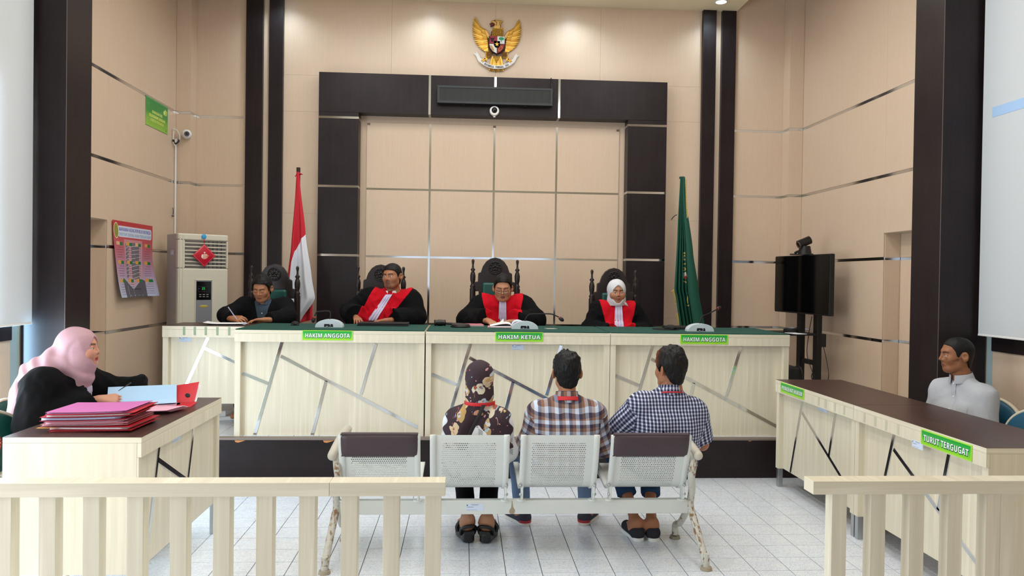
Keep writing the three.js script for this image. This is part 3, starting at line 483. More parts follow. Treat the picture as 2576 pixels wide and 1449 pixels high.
// ------------------------------------------------------------------ banquet chairs with round green or teal backs
function roundChair(x, z, turn, label, mat, emblem, sh = 0.44) {
  const o = thing('round_back_chair', label, 'chair', [x, 0, z], turn, 'round-backed chairs at the side desks');
  const back = new THREE.Group();
  const bk = mesh('backrest', sph(0, 0, 0, 0.235, 0.17, 0.035, 32, 20), mat, o, [0, 0.70, -0.20], [-0.16, 0, 0]);
  const rim = new THREE.TorusGeometry(1, 0.06, 10, 48); rim.scale(0.24, 0.178, 0.25); mesh('rim', rim, M.cream, bk, [0, 0, -0.012]);
  if (emblem) {
    const t = canvasTex(256, 256, (g, W) => { g.fillStyle = '#0e4a44'; g.fillRect(0, 0, W, W); g.fillStyle = '#b23a3a'; g.beginPath(); g.arc(128, 128, 126, 0, 7); g.fill(); g.fillStyle = '#e9e2d2'; g.beginPath(); g.arc(128, 128, 100, 0, 7); g.fill(); g.fillStyle = '#3b4a3a'; for (let i = 0; i < 5; i++) { g.beginPath(); g.ellipse(128, 128, 16, 70, 0.5 + i * 0.35 - 0.7, 0, 7); g.fill(); } g.strokeStyle = '#f0e6c8'; g.lineWidth = 6; for (let i = 0; i < 26; i++) { const a = i / 26 * 6.283; g.beginPath(); g.moveTo(128 + 108 * Math.cos(a), 128 + 108 * Math.sin(a)); g.lineTo(128 + 118 * Math.cos(a + .08), 128 + 118 * Math.sin(a + .08)); g.stroke(); } });
    const d = new THREE.SphereGeometry(1, 24, 16, 0, Math.PI * 2, 0, Math.PI); d.scale(0.236, 0.171, 0.0365);
    const g = sheet((s, tt) => { const u = (s - 0.5) * 0.17, v = (tt - 0.5) * 0.17, w = Math.sqrt(Math.max(0, 1 - (u / 0.236) ** 2 - (v / 0.171) ** 2)) * 0.0362; return [u, v, w]; }, 16, 16, 0.001);
    mesh('printed_emblem', g, std(0xffffff, 0.5, { map: t }), bk);
  }
  mesh('seat_cushion', sph(0, sh, 0.03, 0.23, 0.045, 0.23, 28, 14), mat, o);
  mesh('seat_frame', cyl(0, sh - 0.03, 0.03, 0.2, 0.215, 0.02, 28), M.cream, o);
  for (const s of [-1, 1]) {
    mesh('leg', tube([[s * 0.17, sh - 0.03, 0.17], [s * 0.2, 0.2, 0.21], [s * 0.21, 0.0, 0.22]], 0.013, 12, 8), M.cream, o);
    mesh('leg', tube([[s * 0.17, sh - 0.03, -0.12], [s * 0.2, 0.2, -0.19], [s * 0.21, 0.0, -0.21]], 0.013, 12, 8), M.cream, o);
    mesh('back_support', tube([[s * 0.16, sh - 0.03, -0.1], [s * 0.19, 0.5, -0.17], [s * 0.2, 0.62, -0.21]], 0.012, 12, 8), M.cream, o);
  }
}
roundChair(-2.37, -4.12, 1.0, 'dark green round-backed chair with printed emblem at the left edge', M.greenLeather, true);
roundChair(-2.42, -4.62, 1.5708, 'dark green round-backed chair under the woman at the left desk', M.greenLeather, false);
roundChair(3.31, -4.86, -1.3, 'teal round-backed chair under the man in the white shirt', M.teal, false);
roundChair(3.26, -4.36, -1.4, 'empty teal round-backed chair at the right edge', M.teal, false);
// ------------------------------------------------------------------ standing air conditioner
{
  const o = thing('air_conditioner', 'cream floor-standing air conditioner in the left corner', 'appliance', [-2.715, DY, -8.04], 0.66);
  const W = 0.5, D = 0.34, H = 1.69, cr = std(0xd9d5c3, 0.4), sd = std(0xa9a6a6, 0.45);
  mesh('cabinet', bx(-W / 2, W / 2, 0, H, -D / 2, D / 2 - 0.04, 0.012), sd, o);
  const fr = mesh('front_cover', [bx(-W / 2, W / 2, 0.0, 0.52, D / 2 - 0.06, D / 2, 0.018), bx(-W / 2, W / 2, 0.525, 1.345, D / 2 - 0.06, D / 2, 0.014), bx(-W / 2, W / 2, 1.625, H, D / 2 - 0.06, D / 2, 0.014), bx(-W / 2, -W / 2 + 0.07, 1.345, 1.625, D / 2 - 0.06, D / 2, 0.01), bx(W / 2 - 0.02, W / 2, 1.345, 1.625, D / 2 - 0.06, D / 2, 0.01)], cr, o);
  for (const x of [-W / 2 + 0.02, -W / 2 + 0.05]) mesh('groove_rib', bar([x, 0.02, D / 2 - 0.001], [x, H - 0.02, D / 2 - 0.001], 0.006, 0.006, 8), cr, fr);
  mesh('outlet_back', bx(-W / 2 + 0.07, W / 2 - 0.02, 1.345, 1.625, D / 2 - 0.058, D / 2 - 0.05), M.blackMat, o);
  for (let i = 0; i < 7; i++) { const y = 1.375 + i * 0.037, g = bx(-W / 2 + 0.07, W / 2 - 0.02, -0.004, 0.004, -0.012, 0.012, 0.002); g.rotateX(0.35); g.translate(0, y, D / 2 - 0.016); mesh('louvre', g, cr, o); }
  for (let i = 0; i < 5; i++) mesh('inner_fin', bx(0.02 + i * 0.042, 0.024 + i * 0.042, 1.35, 1.62, D / 2 - 0.046, D / 2 - 0.03), std(0x55555a, 0.5), o);
  mesh('control_strip', bx(-0.075, 0.085, 0.53, 1.225, D / 2 - 0.004, D / 2 + 0.004, 0.002), std(0x9a9da3, 0.35, { metalness: 0.3 }), o);
  mesh('strip_edge', [bx(-0.085, -0.075, 0.53, 1.235, D / 2 - 0.004, D / 2 + 0.006, 0.002), bx(0.085, 0.095, 0.53, 1.235, D / 2 - 0.004, D / 2 + 0.006, 0.002), bx(-0.085, 0.095, 1.225, 1.235, D / 2 - 0.004, D / 2 + 0.006, 0.002)], cr, o);
  const disp = canvasTex(128, 160, (g, w, h) => { g.fillStyle = '#0a0a0c'; g.fillRect(0, 0, w, h); g.strokeStyle = '#444'; g.lineWidth = 2; g.strokeRect(14, 44, 98, 44); g.fillStyle = '#3fe06a'; g.font = 'bold 28px sans-serif'; g.fillText('25', 44, 72); g.fillStyle = '#b9b9b9'; for (let i = 0; i < 3; i++) for (let j = 0; j < 2; j++) g.fillRect(22 + i * 32, 112 + j * 18, 20, 5); g.fillStyle = '#8a5bd0'; g.fillRect(18, 60, 8, 5); });
  const dg = bx(-0.068, 0.075, 1.03, 1.215, D / 2 + 0.0042, D / 2 + 0.0065), p = dg.attributes.position, uv = dg.attributes.uv; for (let i = 0; i < p.count; i++) uv.setXY(i, (p.getX(i) + 0.068) / 0.143, (p.getY(i) - 1.03) / 0.185);
  mesh('display', dg, std(0xffffff, 0.15, { map: disp }), o);
  mesh('maker_badge', sph(0.003, 0.965, D / 2 + 0.004, 0.042, 0.014, 0.003), std(0xb9ac4e, 0.4), o);
  sticker(o, -W / 2 - 0.0005, 1.5, 0.0, 0.085, 0.045, -Math.PI / 2);
  // sachet hanging on the louvres
  const s = thing('red_sachet', 'red diamond-shaped air freshener hanging on the air conditioner grille', 'freshener', [-2.715, DY, -8.04], 0.66);
  const t = canvasTex(256, 256, (g, w) => { g.fillStyle = '#c4142f'; g.fillRect(0, 0, w, w); g.strokeStyle = '#e86a7c'; g.lineWidth = 6; g.strokeRect(14, 14, w - 28, w - 28); g.fillStyle = '#e7b0a0'; g.beginPath(); g.ellipse(120, 140, 52, 40, 0.5, 0, 7); g.fill(); g.fillStyle = '#f2e6dd'; g.beginPath(); g.ellipse(96, 110, 30, 14, -0.7, 0, 7); g.fill(); g.beginPath(); g.arc(160, 96, 12, 0, 7); g.fill(); g.fillStyle = '#d98c5a'; g.beginPath(); g.ellipse(150, 168, 26, 12, 0.2, 0, 7); g.fill(); });
  const g = sheet((a, b) => { const u = a - 0.5, v = b - 0.5; return [(u - v) * 0.115, 1.475 + (u + v) * 0.115, D / 2 + 0.014 + 0.012 * (1 - 4 * u * u) * (1 - 4 * v * v)]; }, 10, 10, 0.004);
  mesh('pouch', g, std(0xffffff, 0.3, { map: t }), s); mesh('cord', bar([0, 1.585, D / 2 + 0.012], [0.0, 1.66, D / 2 + 0.008], 0.002), M.red, s); mesh('hook', sph(0, 1.665, D / 2 + 0.006, 0.024, 0.026, 0.008), std(0x3aa5e0, 0.35), s);
}
// ------------------------------------------------------------------ wall things on the left
single('white_conduit', [bar([-3.088, 2.02, -8.435], [-3.088, 3.06, -8.435], 0.011, 0.011, 8)], M.white, 'white cable conduit rising from the air conditioner to the camera', 'conduit');
{
  const o = thing('security_camera', 'white round security camera in the left corner under the chrome strip', 'camera', [-2.985, 3.112, -8.465], 0.36);
  mesh('base_plate', cyl(0, 0, 0.012, 0.04, 0.04, 0.02, 24, 'z'), M.white, o); mesh('housing', sph(0, 0, 0.045, 0.05, 0.05, 0.045, 28, 18), M.white, o);
  const lens = mesh('lens_window', cyl(0, -0.002, 0.086, 0.028, 0.026, 0.012, 24, 'z'), std(0x4a4652, 0.2), o); mesh('lens', sph(0, -0.002, 0.09, 0.014, 0.014, 0.006), M.blackGloss, lens);
  const c = thing('cable_loop', 'white and black cable loop hanging beside the security camera', 'cable', [-3.07, 3.1, -8.41]);
  mesh('white_cable', [tube([[-0.015, 0.05, 0.08], [0.01, 0.045, 0.03], [0.03, 0.0, 0.0], [0.03, -0.06, 0.0]], 0.006, 20, 6), tube([[-0.01, 0.03, 0.06], [-0.012, -0.02, 0.06], [-0.012, -0.08, 0.06], [0.0, -0.13, 0.03]], 0.005, 16, 6)], M.white, c);
  mesh('black_plug', [tube([[-0.015, -0.07, 0.06], [0.0, -0.1, 0.04], [0.022, -0.075, 0.01], [0.026, -0.05, 0.0]], 0.009, 16, 6), bx(-0.02, -0.004, -0.085, -0.06, 0.05, 0.07, 0.004)], M.black, c);
  single('wall_hook', [tube([[-3.085, 2.32, -8.36], [-3.08, 2.29, -8.36], [-3.083, 2.25, -8.365]], 0.005, 10, 6), sph(-3.083, 2.235, -8.365, 0.012)], std(0x6f6a66, 0.4, { metalness: 0.5 }), 'small metal hook on the left wall above the air conditioner', 'hook');
  // green notice
  const w = 0.55, h = 0.28, t = canvasTex(512, 260, (g, W, H) => {
    const gr = g.createLinearGradient(0, 0, 0, H); gr.addColorStop(0, '#178a3e'); gr.addColorStop(0.45, '#2f9440'); gr.addColorStop(0.62, '#6fae32'); gr.addColorStop(1, '#97c63c'); g.fillStyle = gr; g.fillRect(0, 0, W, H); g.strokeStyle = '#7fce7c'; g.lineWidth = 3; g.strokeRect(8, 8, W - 16, H - 16);
    g.strokeStyle = '#5cb267'; g.lineWidth = 3; g.beginPath(); g.arc(56, 58, 34, 0, 7); g.stroke(); g.fillStyle = '#4ca257'; g.beginPath(); g.arc(56, 58, 16, 0, 7); g.fill();
    g.fillStyle = '#dcec5a'; g.fillRect(424, 44, 58, 46); g.beginPath(); g.arc(424, 72, 20, 0, 7); g.fill(); g.fillStyle = '#2f8f3f'; for (let i = 0; i < 3; i++) g.fillRect(436, 54 + i * 12, 38, 5); g.fillStyle = '#dcec5a'; g.fillRect(448, 28, 6, 16);
    g.fillStyle = '#e9ef6a'; g.textAlign = 'center'; g.font = 'bold 36px sans-serif'; g.fillText('KAWASAN INI', W / 2, 128); g.fillText('DILENGKAPI DENGAN', W / 2, 168); g.font = '34px sans-serif'; g.fillText('KAMERA PENGAWAS', W / 2, 206); g.fillStyle = '#57a51e'; g.beginPath(); g.arc(470, 234, 13, 0, 7); g.fill();
  });
  const g = bx(-w / 2, w / 2, -h / 2, h / 2, 0, 0.005, 0.001), p = g.attributes.position, uv = g.attributes.uv; for (let i = 0; i < p.count; i++) uv.setXY(i, p.getX(i) / w + 0.5, p.getY(i) / h + 0.5);
  single('camera_notice', g, std(0xffffff, 0.35, { map: t }), 'green notice board about camera surveillance high on the left wall', 'sign', [-3.0995, 3.208, -7.955], [0, Math.PI / 2, 0]);
  // wall calendar
  const cw = 0.87, ch = 0.69, tc = canvasTex(1024, 812, (g, W, H) => {
    const gr = g.createLinearGradient(0, 0, 0, H); gr.addColorStop(0, '#bf3038'); gr.addColorStop(0.25, '#c5545c'); gr.addColorStop(0.6, '#b98fa8'); gr.addColorStop(1, '#b9c6e0'); g.fillStyle = gr; g.fillRect(0, 0, W, H);
    g.fillStyle = '#cf8f92'; g.fillRect(250, 190, 480, 30); g.fillStyle = 'rgba(205,160,170,0.9)'; g.beginPath(); g.moveTo(250, 220); g.lineTo(730, 220); g.lineTo(730, 600); g.lineTo(420, 700); g.lineTo(290, 640); g.closePath(); g.fill();
    g.fillStyle = '#7d7884'; g.beginPath(); g.moveTo(280, 230); g.lineTo(360, 230); g.lineTo(330, 640); g.lineTo(270, 600); g.closePath(); g.fill(); g.fillStyle = '#77727c'; g.fillRect(430, 220, 210, 400); g.strokeStyle = '#c5b6be'; g.lineWidth = 7; for (let i = 0; i < 9; i++) { g.beginPath(); g.moveTo(430, 262 + i * 44); g.lineTo(640, 250 + i * 42); g.stroke(); g.beginPath(); g.moveTo(276, 290 + i * 40); g.lineTo(352, 262 + i * 42); g.stroke(); }
    g.fillStyle = '#5c5c66'; g.beginPath(); g.moveTo(160, 600); g.lineTo(250, 640); g.lineTo(420, 730); g.lineTo(700, 620); g.lineTo(790, 640); g.lineTo(800, H); g.lineTo(170, H); g.closePath(); g.fill(); g.fillStyle = '#8d8d98'; g.fillRect(260, 690, 14, 120); g.fillRect(412, 700, 12, 110); g.fillStyle = '#3d3d46'; g.fillRect(450, 720, 180, 14); for (let i = 0; i < 4; i++) { g.fillStyle = '#d8d4cc'; g.fillRect(300 + i * 120, 790, 14, 10); }
    g.fillStyle = '#d7dcee'; g.beginPath(); g.roundRect(120, 50, 870, 118, 26); g.fill(); g.fillStyle = '#2438a8'; g.textAlign = 'center'; g.font = 'bold 52px sans-serif'; g.fillText('MAHKAMAH AGUNG REPUBLIK INDONESIA', 556, 104, 830); g.fillStyle = '#2b7fae'; g.font = '44px sans-serif'; g.fillText('DIREKTORAT JENDERAL BADAN PERADILAN UMUM', 556, 154, 840);
    g.fillStyle = '#e7e2c4'; g.beginPath(); g.ellipse(76, 104, 58, 84, 0, 0, 7); g.fill(); g.fillStyle = '#98933a'; g.beginPath(); g.ellipse(76, 104, 50, 76, 0, 0, 7); g.fill(); g.strokeStyle = '#6f7a30'; g.lineWidth = 5; g.beginPath(); g.ellipse(76, 104, 26, 42, 0, 0, 7); g.stroke();
    const xs = [60, 300, 540, 800]; for (let j = 0; j < 3; j++) for (let i = 0; i < 4; i++) { const x = xs[i], y = 218 + j * 198; g.fillStyle = i % 2 || j ? '#e3a24a' : '#e8b48a'; g.fillRect(x, y, 80, 36); g.fillStyle = '#157a44'; g.fillRect(x + 80, y + 6, 74, 34); g.fillStyle = '#53434e'; for (let r = 0; r < 5; r++) for (let c = 0; c < 7; c++) if (!(r === 0 && c < 2)) g.fillRect(x + c * 22, y + 58 + r * 26, 13, 6); }
    g.fillStyle = '#c03040'; g.font = '20px sans-serif'; g.textAlign = 'left';
  });
  const cal = thing('wall_calendar', 'red and violet wall calendar poster curling off the left wall', 'calendar', [-3.096, 1.745, -7.41], Math.PI / 2);
  mesh('calendar_sheet', sheet((s, tt) => { const d = 1 - tt, curl = 0.05 * Math.pow(d, 2.2) * (0.4 + 0.9 * (1 - s)) + 0.045 * sstep(0.35, 1, d) * sstep(0.8, 1, s) + 0.012 * Math.sin(d * 5 + s * 2) * d; return [(s - 0.5) * cw * (1 - 0.06 * d * (1 - s)) + 0.05 * d * d * (1 - s), (tt - 0.5) * ch, 0.006 + Math.max(0, curl)]; }, 24, 24, 0.001), std(0xffffff, 0.45, { map: tc }), cal);
}
// ------------------------------------------------------------------ running-text display and dome camera over the panel field
{
  const o = thing('text_display', 'long black running-text display on the dark header', 'display', [0.318, 3.52, -8.48]);
  const led = dataTex(512, 96, (u, v) => { const a = Math.sin(u * 512 * 1.22) > 0.55 && Math.sin(v * 96 * 1.4) > 0.3 ? 62 : 26; return [a, a + 4, a + 3]; });
  mesh('casing', bx(-0.628, 0.628, 0, 0.185, 0.0, 0.075, 0.004), M.blackMat, o);
  const g = bx(-0.605, 0.605, 0.022, 0.163, 0.0755, 0.077), p = g.attributes.position, uv = g.attributes.uv; for (let i = 0; i < p.count; i++) uv.setXY(i, p.getX(i) / 1.21 + 0.5, (p.getY(i) - 0.022) / 0.141);
  mesh('led_matrix', g, std(0xffffff, 0.6, { map: led }), o);
  mesh('frame', [bx(-0.63, 0.63, 0.163, 0.187, 0.07, 0.082, 0.003), bx(-0.63, 0.63, -0.002, 0.022, 0.07, 0.082, 0.003), bx(-0.63, -0.605, 0.02, 0.165, 0.07, 0.082, 0.003), bx(0.605, 0.63, 0.02, 0.165, 0.07, 0.082, 0.003)], std(0x2c3236, 0.5), o);
  mesh('bracket', [bx(-0.36, -0.33, -0.012, 0.0, 0.02, 0.05), bx(0.32, 0.35, -0.012, 0.0, 0.02, 0.05)], M.blackMat, o);
  mesh('power_cable', tube([[0.622, 0.187, 0.07], [0.618, 0.25, 0.02], [0.62, 0.318, 0.006], [0.62, 0.32, -0.06]], 0.005, 20, 6), M.black, o);
  const d = thing('dome_camera', 'white round dome camera below the running-text display', 'camera', [0.313, 3.457, -8.48]);
  mesh('shell', [cyl(0, 0, 0.018, 0.052, 0.05, 0.036, 28, 'z'), new THREE.TorusGeometry(0.04, 0.013, 10, 32).translate(0, 0, 0.038)], M.white, d); mesh('dome', sph(0, 0.008, 0.034, 0.034, 0.034, 0.03, 24, 16), M.blackGloss, d); mesh('latch', bx(-0.012, 0.012, -0.068, -0.048, 0.01, 0.03, 0.003), M.white, d);
}
// ------------------------------------------------------------------ carved eagle emblem
const font = await new FontLoader().loadAsync('fonts/droid/droid_sans_bold.typeface.json');
{
  const o = thing('eagle_emblem', 'gilded carved eagle emblem with shield and motto ribbon high on the wall', 'emblem', [0.335, 4.235, ZB]);
  const k = 0.000532, X = x => (x - 740) * k, Y = y => (718 - y) * k, goldVar = [M.gold, std(0xb98526, 0.36, { metalness: 0.55 }), std(0xd9ad4d, 0.36, { metalness: 0.55 })];
  const feather = (a, b, w, z, depth = 0.012, sag = 0) => {                       // a: root, b: tip (pixels of the drawing), slightly bowed
    const A = [X(a[0]), Y(a[1])], Bp = [X(b[0]), Y(b[1])], C = [(A[0] + Bp[0]) / 2, (A[1] + Bp[1]) / 2 - sag * k], W = w * k, L = [], R = [];
    for (let i = 0; i <= 9; i++) { const t = i / 9, u = 1 - t, x = u * u * A[0] + 2 * u * t * C[0] + t * t * Bp[0], y = u * u * A[1] + 2 * u * t * C[1] + t * t * Bp[1], dx = 2 * u * (C[0] - A[0]) + 2 * t * (Bp[0] - C[0]), dy = 2 * u * (C[1] - A[1]) + 2 * t * (Bp[1] - C[1]), l = Math.hypot(dx, dy) || 1, h = W * 0.5 * (0.62 + 0.38 * Math.sin(Math.PI * Math.min(1, t * 0.9 + 0.1))) * (t > 0.82 ? Math.sqrt(Math.max(0.02, 1 - ((t - 0.82) / 0.18) ** 2)) : 1); L.push([x - dy / l * h, y + dx / l * h]); R.push([x + dy / l * h, y - dx / l * h]); }
    const g = extr(shapeOf([...L, ...R.reverse()]), depth, 0.003); g.translate(0, 0, z); return g;
  };
  const curve = (pts) => new THREE.CatmullRomCurve3(pts.map(p => V(p[0], p[1], 0)));
  const outer = curve([[270, 150], [232, 270], [220, 400], [226, 500], [250, 610], [300, 710], [370, 790], [440, 840], [510, 855]]), inner = curve([[400, 400], [455, 450], [500, 520], [530, 590], [548, 660], [556, 720], [560, 770], [562, 810], [560, 840]]);
  for (const s of [-1, 1]) {
    const fl = p => s < 0 ? p : [1480 - p[0], p[1] + 24 * (1 - p[1] / 900)], wing = new THREE.Group(); wing.name = 'wing'; o.add(wing);
    const base = extr(smoothShape([[300, 260], [380, 360], [520, 420], [575, 560], [570, 860], [470, 840], [330, 720], [270, 500]].map(fl).map(p => [X(p[0]), Y(p[1])]), 40), 0.02); mesh('wing_base', base, M.goldDark, wing, [0, 0, 0.004]);
    for (let i = 0; i < 19; i++) { const t = i / 18, a = inner.getPointAt(t), b = outer.getPointAt(Math.pow(t, 1.08)); mesh('feather', feather(fl([a.x, a.y]), fl([b.x, b.y]), 42, 0.018 + 0.0004 * i, 0.012, 34), goldVar[i % 3], wing); }
    for (let i = 0; i < 13; i++) { const t = 0.06 + 0.92 * i / 12, a = inner.getPointAt(t), b = outer.getPointAt(Math.pow(t, 1.08)); mesh('covert', feather(fl([mix(a.x, 560, 0.35), a.y + 4]), fl([mix(a.x, b.x, 0.34), mix(a.y, b.y, 0.34)]), 34, 0.027, 0.01, 10), goldVar[(i + 1) % 3], wing); }
    mesh('shoulder', extr(smoothShape([[470, 420], [530, 440], [585, 540], [575, 600], [540, 580], [495, 500]].map(fl).map(p => [X(p[0]), Y(p[1])]), 30), 0.022, 0.006), std(0xd2a255, 0.4, { metalness: 0.45 }), wing, [0, 0, 0.026]);
    // thigh, claw
    const leg = mesh('thigh', extr(smoothShape([[510, 850], [620, 870], [640, 930], [600, 990], [520, 1000], [505, 930]].map(fl).map(p => [X(p[0]), Y(p[1])]), 30), 0.03, 0.008), M.gold, o, [0, 0, 0.012]);
    const sc = []; for (let j = 0; j < 4; j++) for (let i = 0; i < 4; i++) { const q = fl([530 + i * 27 + (j % 2) * 13, 890 + j * 28]); sc.push(sph(X(q[0]), Y(q[1]), 0.041, 0.007, 0.008, 0.004, 8, 6)); } mesh('scale', sc, M.goldDark, leg);
    mesh('claw', [[[520, 1000], [470, 1060]], [[510, 1020], [410, 1085]], [[530, 1010], [440, 1110]], [[540, 1020], [520, 1080]]].map(([a, b]) => feather(fl(a), fl(b), 30, 0.03, 0.016)), M.gold, leg);
  }
  const tail = new THREE.Group(); tail.name = 'tail'; o.add(tail);
  for (let i = 0; i < 9; i++) { const t = i / 8 - 0.5; mesh('tail_feather', feather([740 + t * 170, 960], [740 + t * 290, 1292 - Math.abs(t) * 30], 44, 0.012, 0.016), goldVar[i % 3], tail); }
  { const sc = []; for (let j = 0; j < 4; j++) for (let i = 0; i < 4 - j; i++) sc.push(sph(X(740 + (i - (3 - j) / 2) * 34), Y(980 + j * 30), 0.032, 0.010, 0.010, 0.005, 8, 6)); mesh('tail_scale', sc, M.gold, tail); }
  // neck with scales, head
  const neck = mesh('neck', extr(smoothShape([[640, 420], [740, 380], [860, 390], [868, 520], [850, 580], [630, 580], [615, 500]].map(p => [X(p[0]), Y(p[1])]), 40), 0.03, 0.008), M.goldDark, o, [0, 0, 0.012]);
  { const sc = []; for (let j = 0; j < 7; j++) for (let i = 0; i < 7; i++) sc.push(sph(X(645 + i * 33 + (j % 2) * 14), Y(405 + j * 24), 0.042, 0.0085, 0.0065, 0.004, 8, 6)); mesh('neck_scale', sc, M.gold, neck); }
  const head = mesh('head', extr(smoothShape([[610, 250], [650, 215], [740, 205], [860, 222], [825, 270], [830, 340], [870, 400], [780, 410], [680, 390], [665, 350], [690, 320], [680, 285], [640, 270], [612, 275]].map(p => [X(p[0]), Y(p[1])]), 60), 0.04, 0.009), std(0xd0a659, 0.4, { metalness: 0.4 }), o, [0, 0, 0.012]);
  mesh('beak', extr(smoothShape([[582, 292], [630, 278], [685, 284], [668, 320], [620, 350], [598, 340], [612, 312]].map(p => [X(p[0]), Y(p[1])]), 30), 0.03, 0.006), std(0x5c1216, 0.5), head, [0, 0, 0.006]);
  mesh('eye', sph(X(690), Y(235), 0.043, 0.011, 0.005, 0.003), M.goldDark, head); mesh('cheek_line', tube([[X(705), Y(255), 0.042], [X(735), Y(275), 0.043], [X(720), Y(310), 0.043], [X(738), Y(330), 0.042]], 0.0025, 14, 6), M.goldDark, head);
  mesh('crest_line', tube([[X(800), Y(250), 0.042], [X(795), Y(300), 0.043], [X(815), Y(350), 0.042], [X(805), Y(390), 0.04]], 0.003, 14, 6), M.goldDark, head);
  // shield
  const sh = (pts, z, d, m, name, p = o) => mesh(name, extr(shapeOf(pts.map(q => [X(q[0]), Y(q[1])])), d, 0.0015), m, p, [0, 0, z]);
  const rim = [[568, 562], [910, 568], [912, 740], [890, 840], [830, 910], [742, 950], [650, 905], [590, 830], [568, 740]];
  const shield = sh(rim, 0.034, 0.02, std(0x3a0f12, 0.5), 'shield');
  const Q = (pts, c, n) => sh(pts, 0.0545, 0.004, std(c, 0.5), n, shield);
  Q([[582, 580], [738, 580], [738, 735], [582, 735]], 0x9c1a30, 'red_quarter'); Q([[745, 580], [898, 584], [898, 735], [745, 735]], 0xe4e6e2, 'white_quarter'); Q([[582, 742], [738, 742], [738, 938], [655, 893], [602, 824], [582, 745]], 0xe4e2da, 'white_quarter'); Q([[745, 742], [898, 742], [878, 832], [822, 898], [745, 938]], 0x8c1c1c, 'red_quarter');
  Q([[672, 675], [805, 678], [810, 760], [785, 810], [740, 830], [695, 810], [672, 760]], 0x15100f, 'centre_shield');
  const star = []; for (let i = 0; i < 10; i++) { const a = Math.PI / 2 + i * Math.PI / 5, r = i % 2 ? 20 : 56; star.push([740 + r * Math.cos(a), 748 - r * Math.sin(a)]); } sh(star, 0.058, 0.006, M.gold, 'star', shield);
  mesh('tree', [sph(X(832), Y(630), 0.0585, 54 * k, 34 * k, 0.003), bx(X(826), X(840), Y(700), Y(640), 0.056, 0.06)], std(0x1f9a68, 0.5), shield);
  mesh('bull_head', [sph(X(640), Y(650), 0.0585, 34 * k, 34 * k, 0.003), bx(X(620), X(660), Y(700), Y(650), 0.056, 0.06), tube([[X(592), Y(600), 0.058], [X(605), Y(632), 0.058], [X(640), Y(640), 0.058], [X(675), Y(632), 0.058], [X(688), Y(600), 0.058]], 0.004, 16, 6)], std(0x2a1216, 0.6), shield);
  mesh('rice_ear', sph(0, 0, 0, 22 * k, 70 * k, 0.003), std(0xc49a5c, 0.5), shield, [X(640), Y(830), 0.0585], [0, 0, 0.55]); mesh('chain_ring', new THREE.TorusGeometry(32 * k, 9 * k, 8, 24).scale(0.7, 1.7, 0.4), std(0xc9683c, 0.5), shield, [X(815), Y(838), 0.058], [0, 0, -0.6]);
  // ribbon
  const arc = curve([[380, 1060], [480, 1130], [600, 1185], [740, 1203], [880, 1187], [1000, 1132], [1095, 1060]]);
  const rib = mesh('ribbon', sheet((s, t) => { const p = arc.getPointAt(s), q = arc.getTangentAt(s); const n = [-q.y, q.x], d = (t - 0.5) * -74; return [X(p.x + n[0] * d), Y(p.y + n[1] * d), 0.046]; }, 40, 2, 0.006), M.white, o);
  for (const s of [-1, 1]) { const fl = p => s < 0 ? p : [1478 - p[0], p[1] + 8]; mesh('ribbon_end', extr(shapeOf([[240, 905], [305, 930], [315, 875], [370, 950], [400, 1010], [470, 1040], [400, 1090], [350, 1065], [310, 970]].map(fl).map(p => [X(p[0]), Y(p[1])])), 0.006, 0.0015), M.white, o, [0, 0, 0.03]); }
  const text = 'BHINNEKA TUNGGAL IKA', L = []; const ctr = i => { const t = 0.165 + 0.67 * (i + 0.5) / text.length; const p = arc.getPointAt(t), q = arc.getTangentAt(t); return [p, q]; };
  for (let i = 0; i < text.length; i++) { if (text[i] === ' ') continue; const g = new TextGeometry(text[i], { font, size: 0.021, depth: 0.002, curveSegments: 2, bevelEnabled: false }); g.computeBoundingBox(); const b = g.boundingBox; g.translate(-(b.min.x + b.max.x) / 2, -(b.min.y + b.max.y) / 2, 0); g.scale(0.72, 1.15, 1); const [p, q] = ctr(i); g.rotateZ(-Math.atan2(q.y, q.x)); g.translate(X(p.x), Y(p.y), 0.0492); L.push(g); }
  mesh('motto_lettering', L, M.black, rib);
}
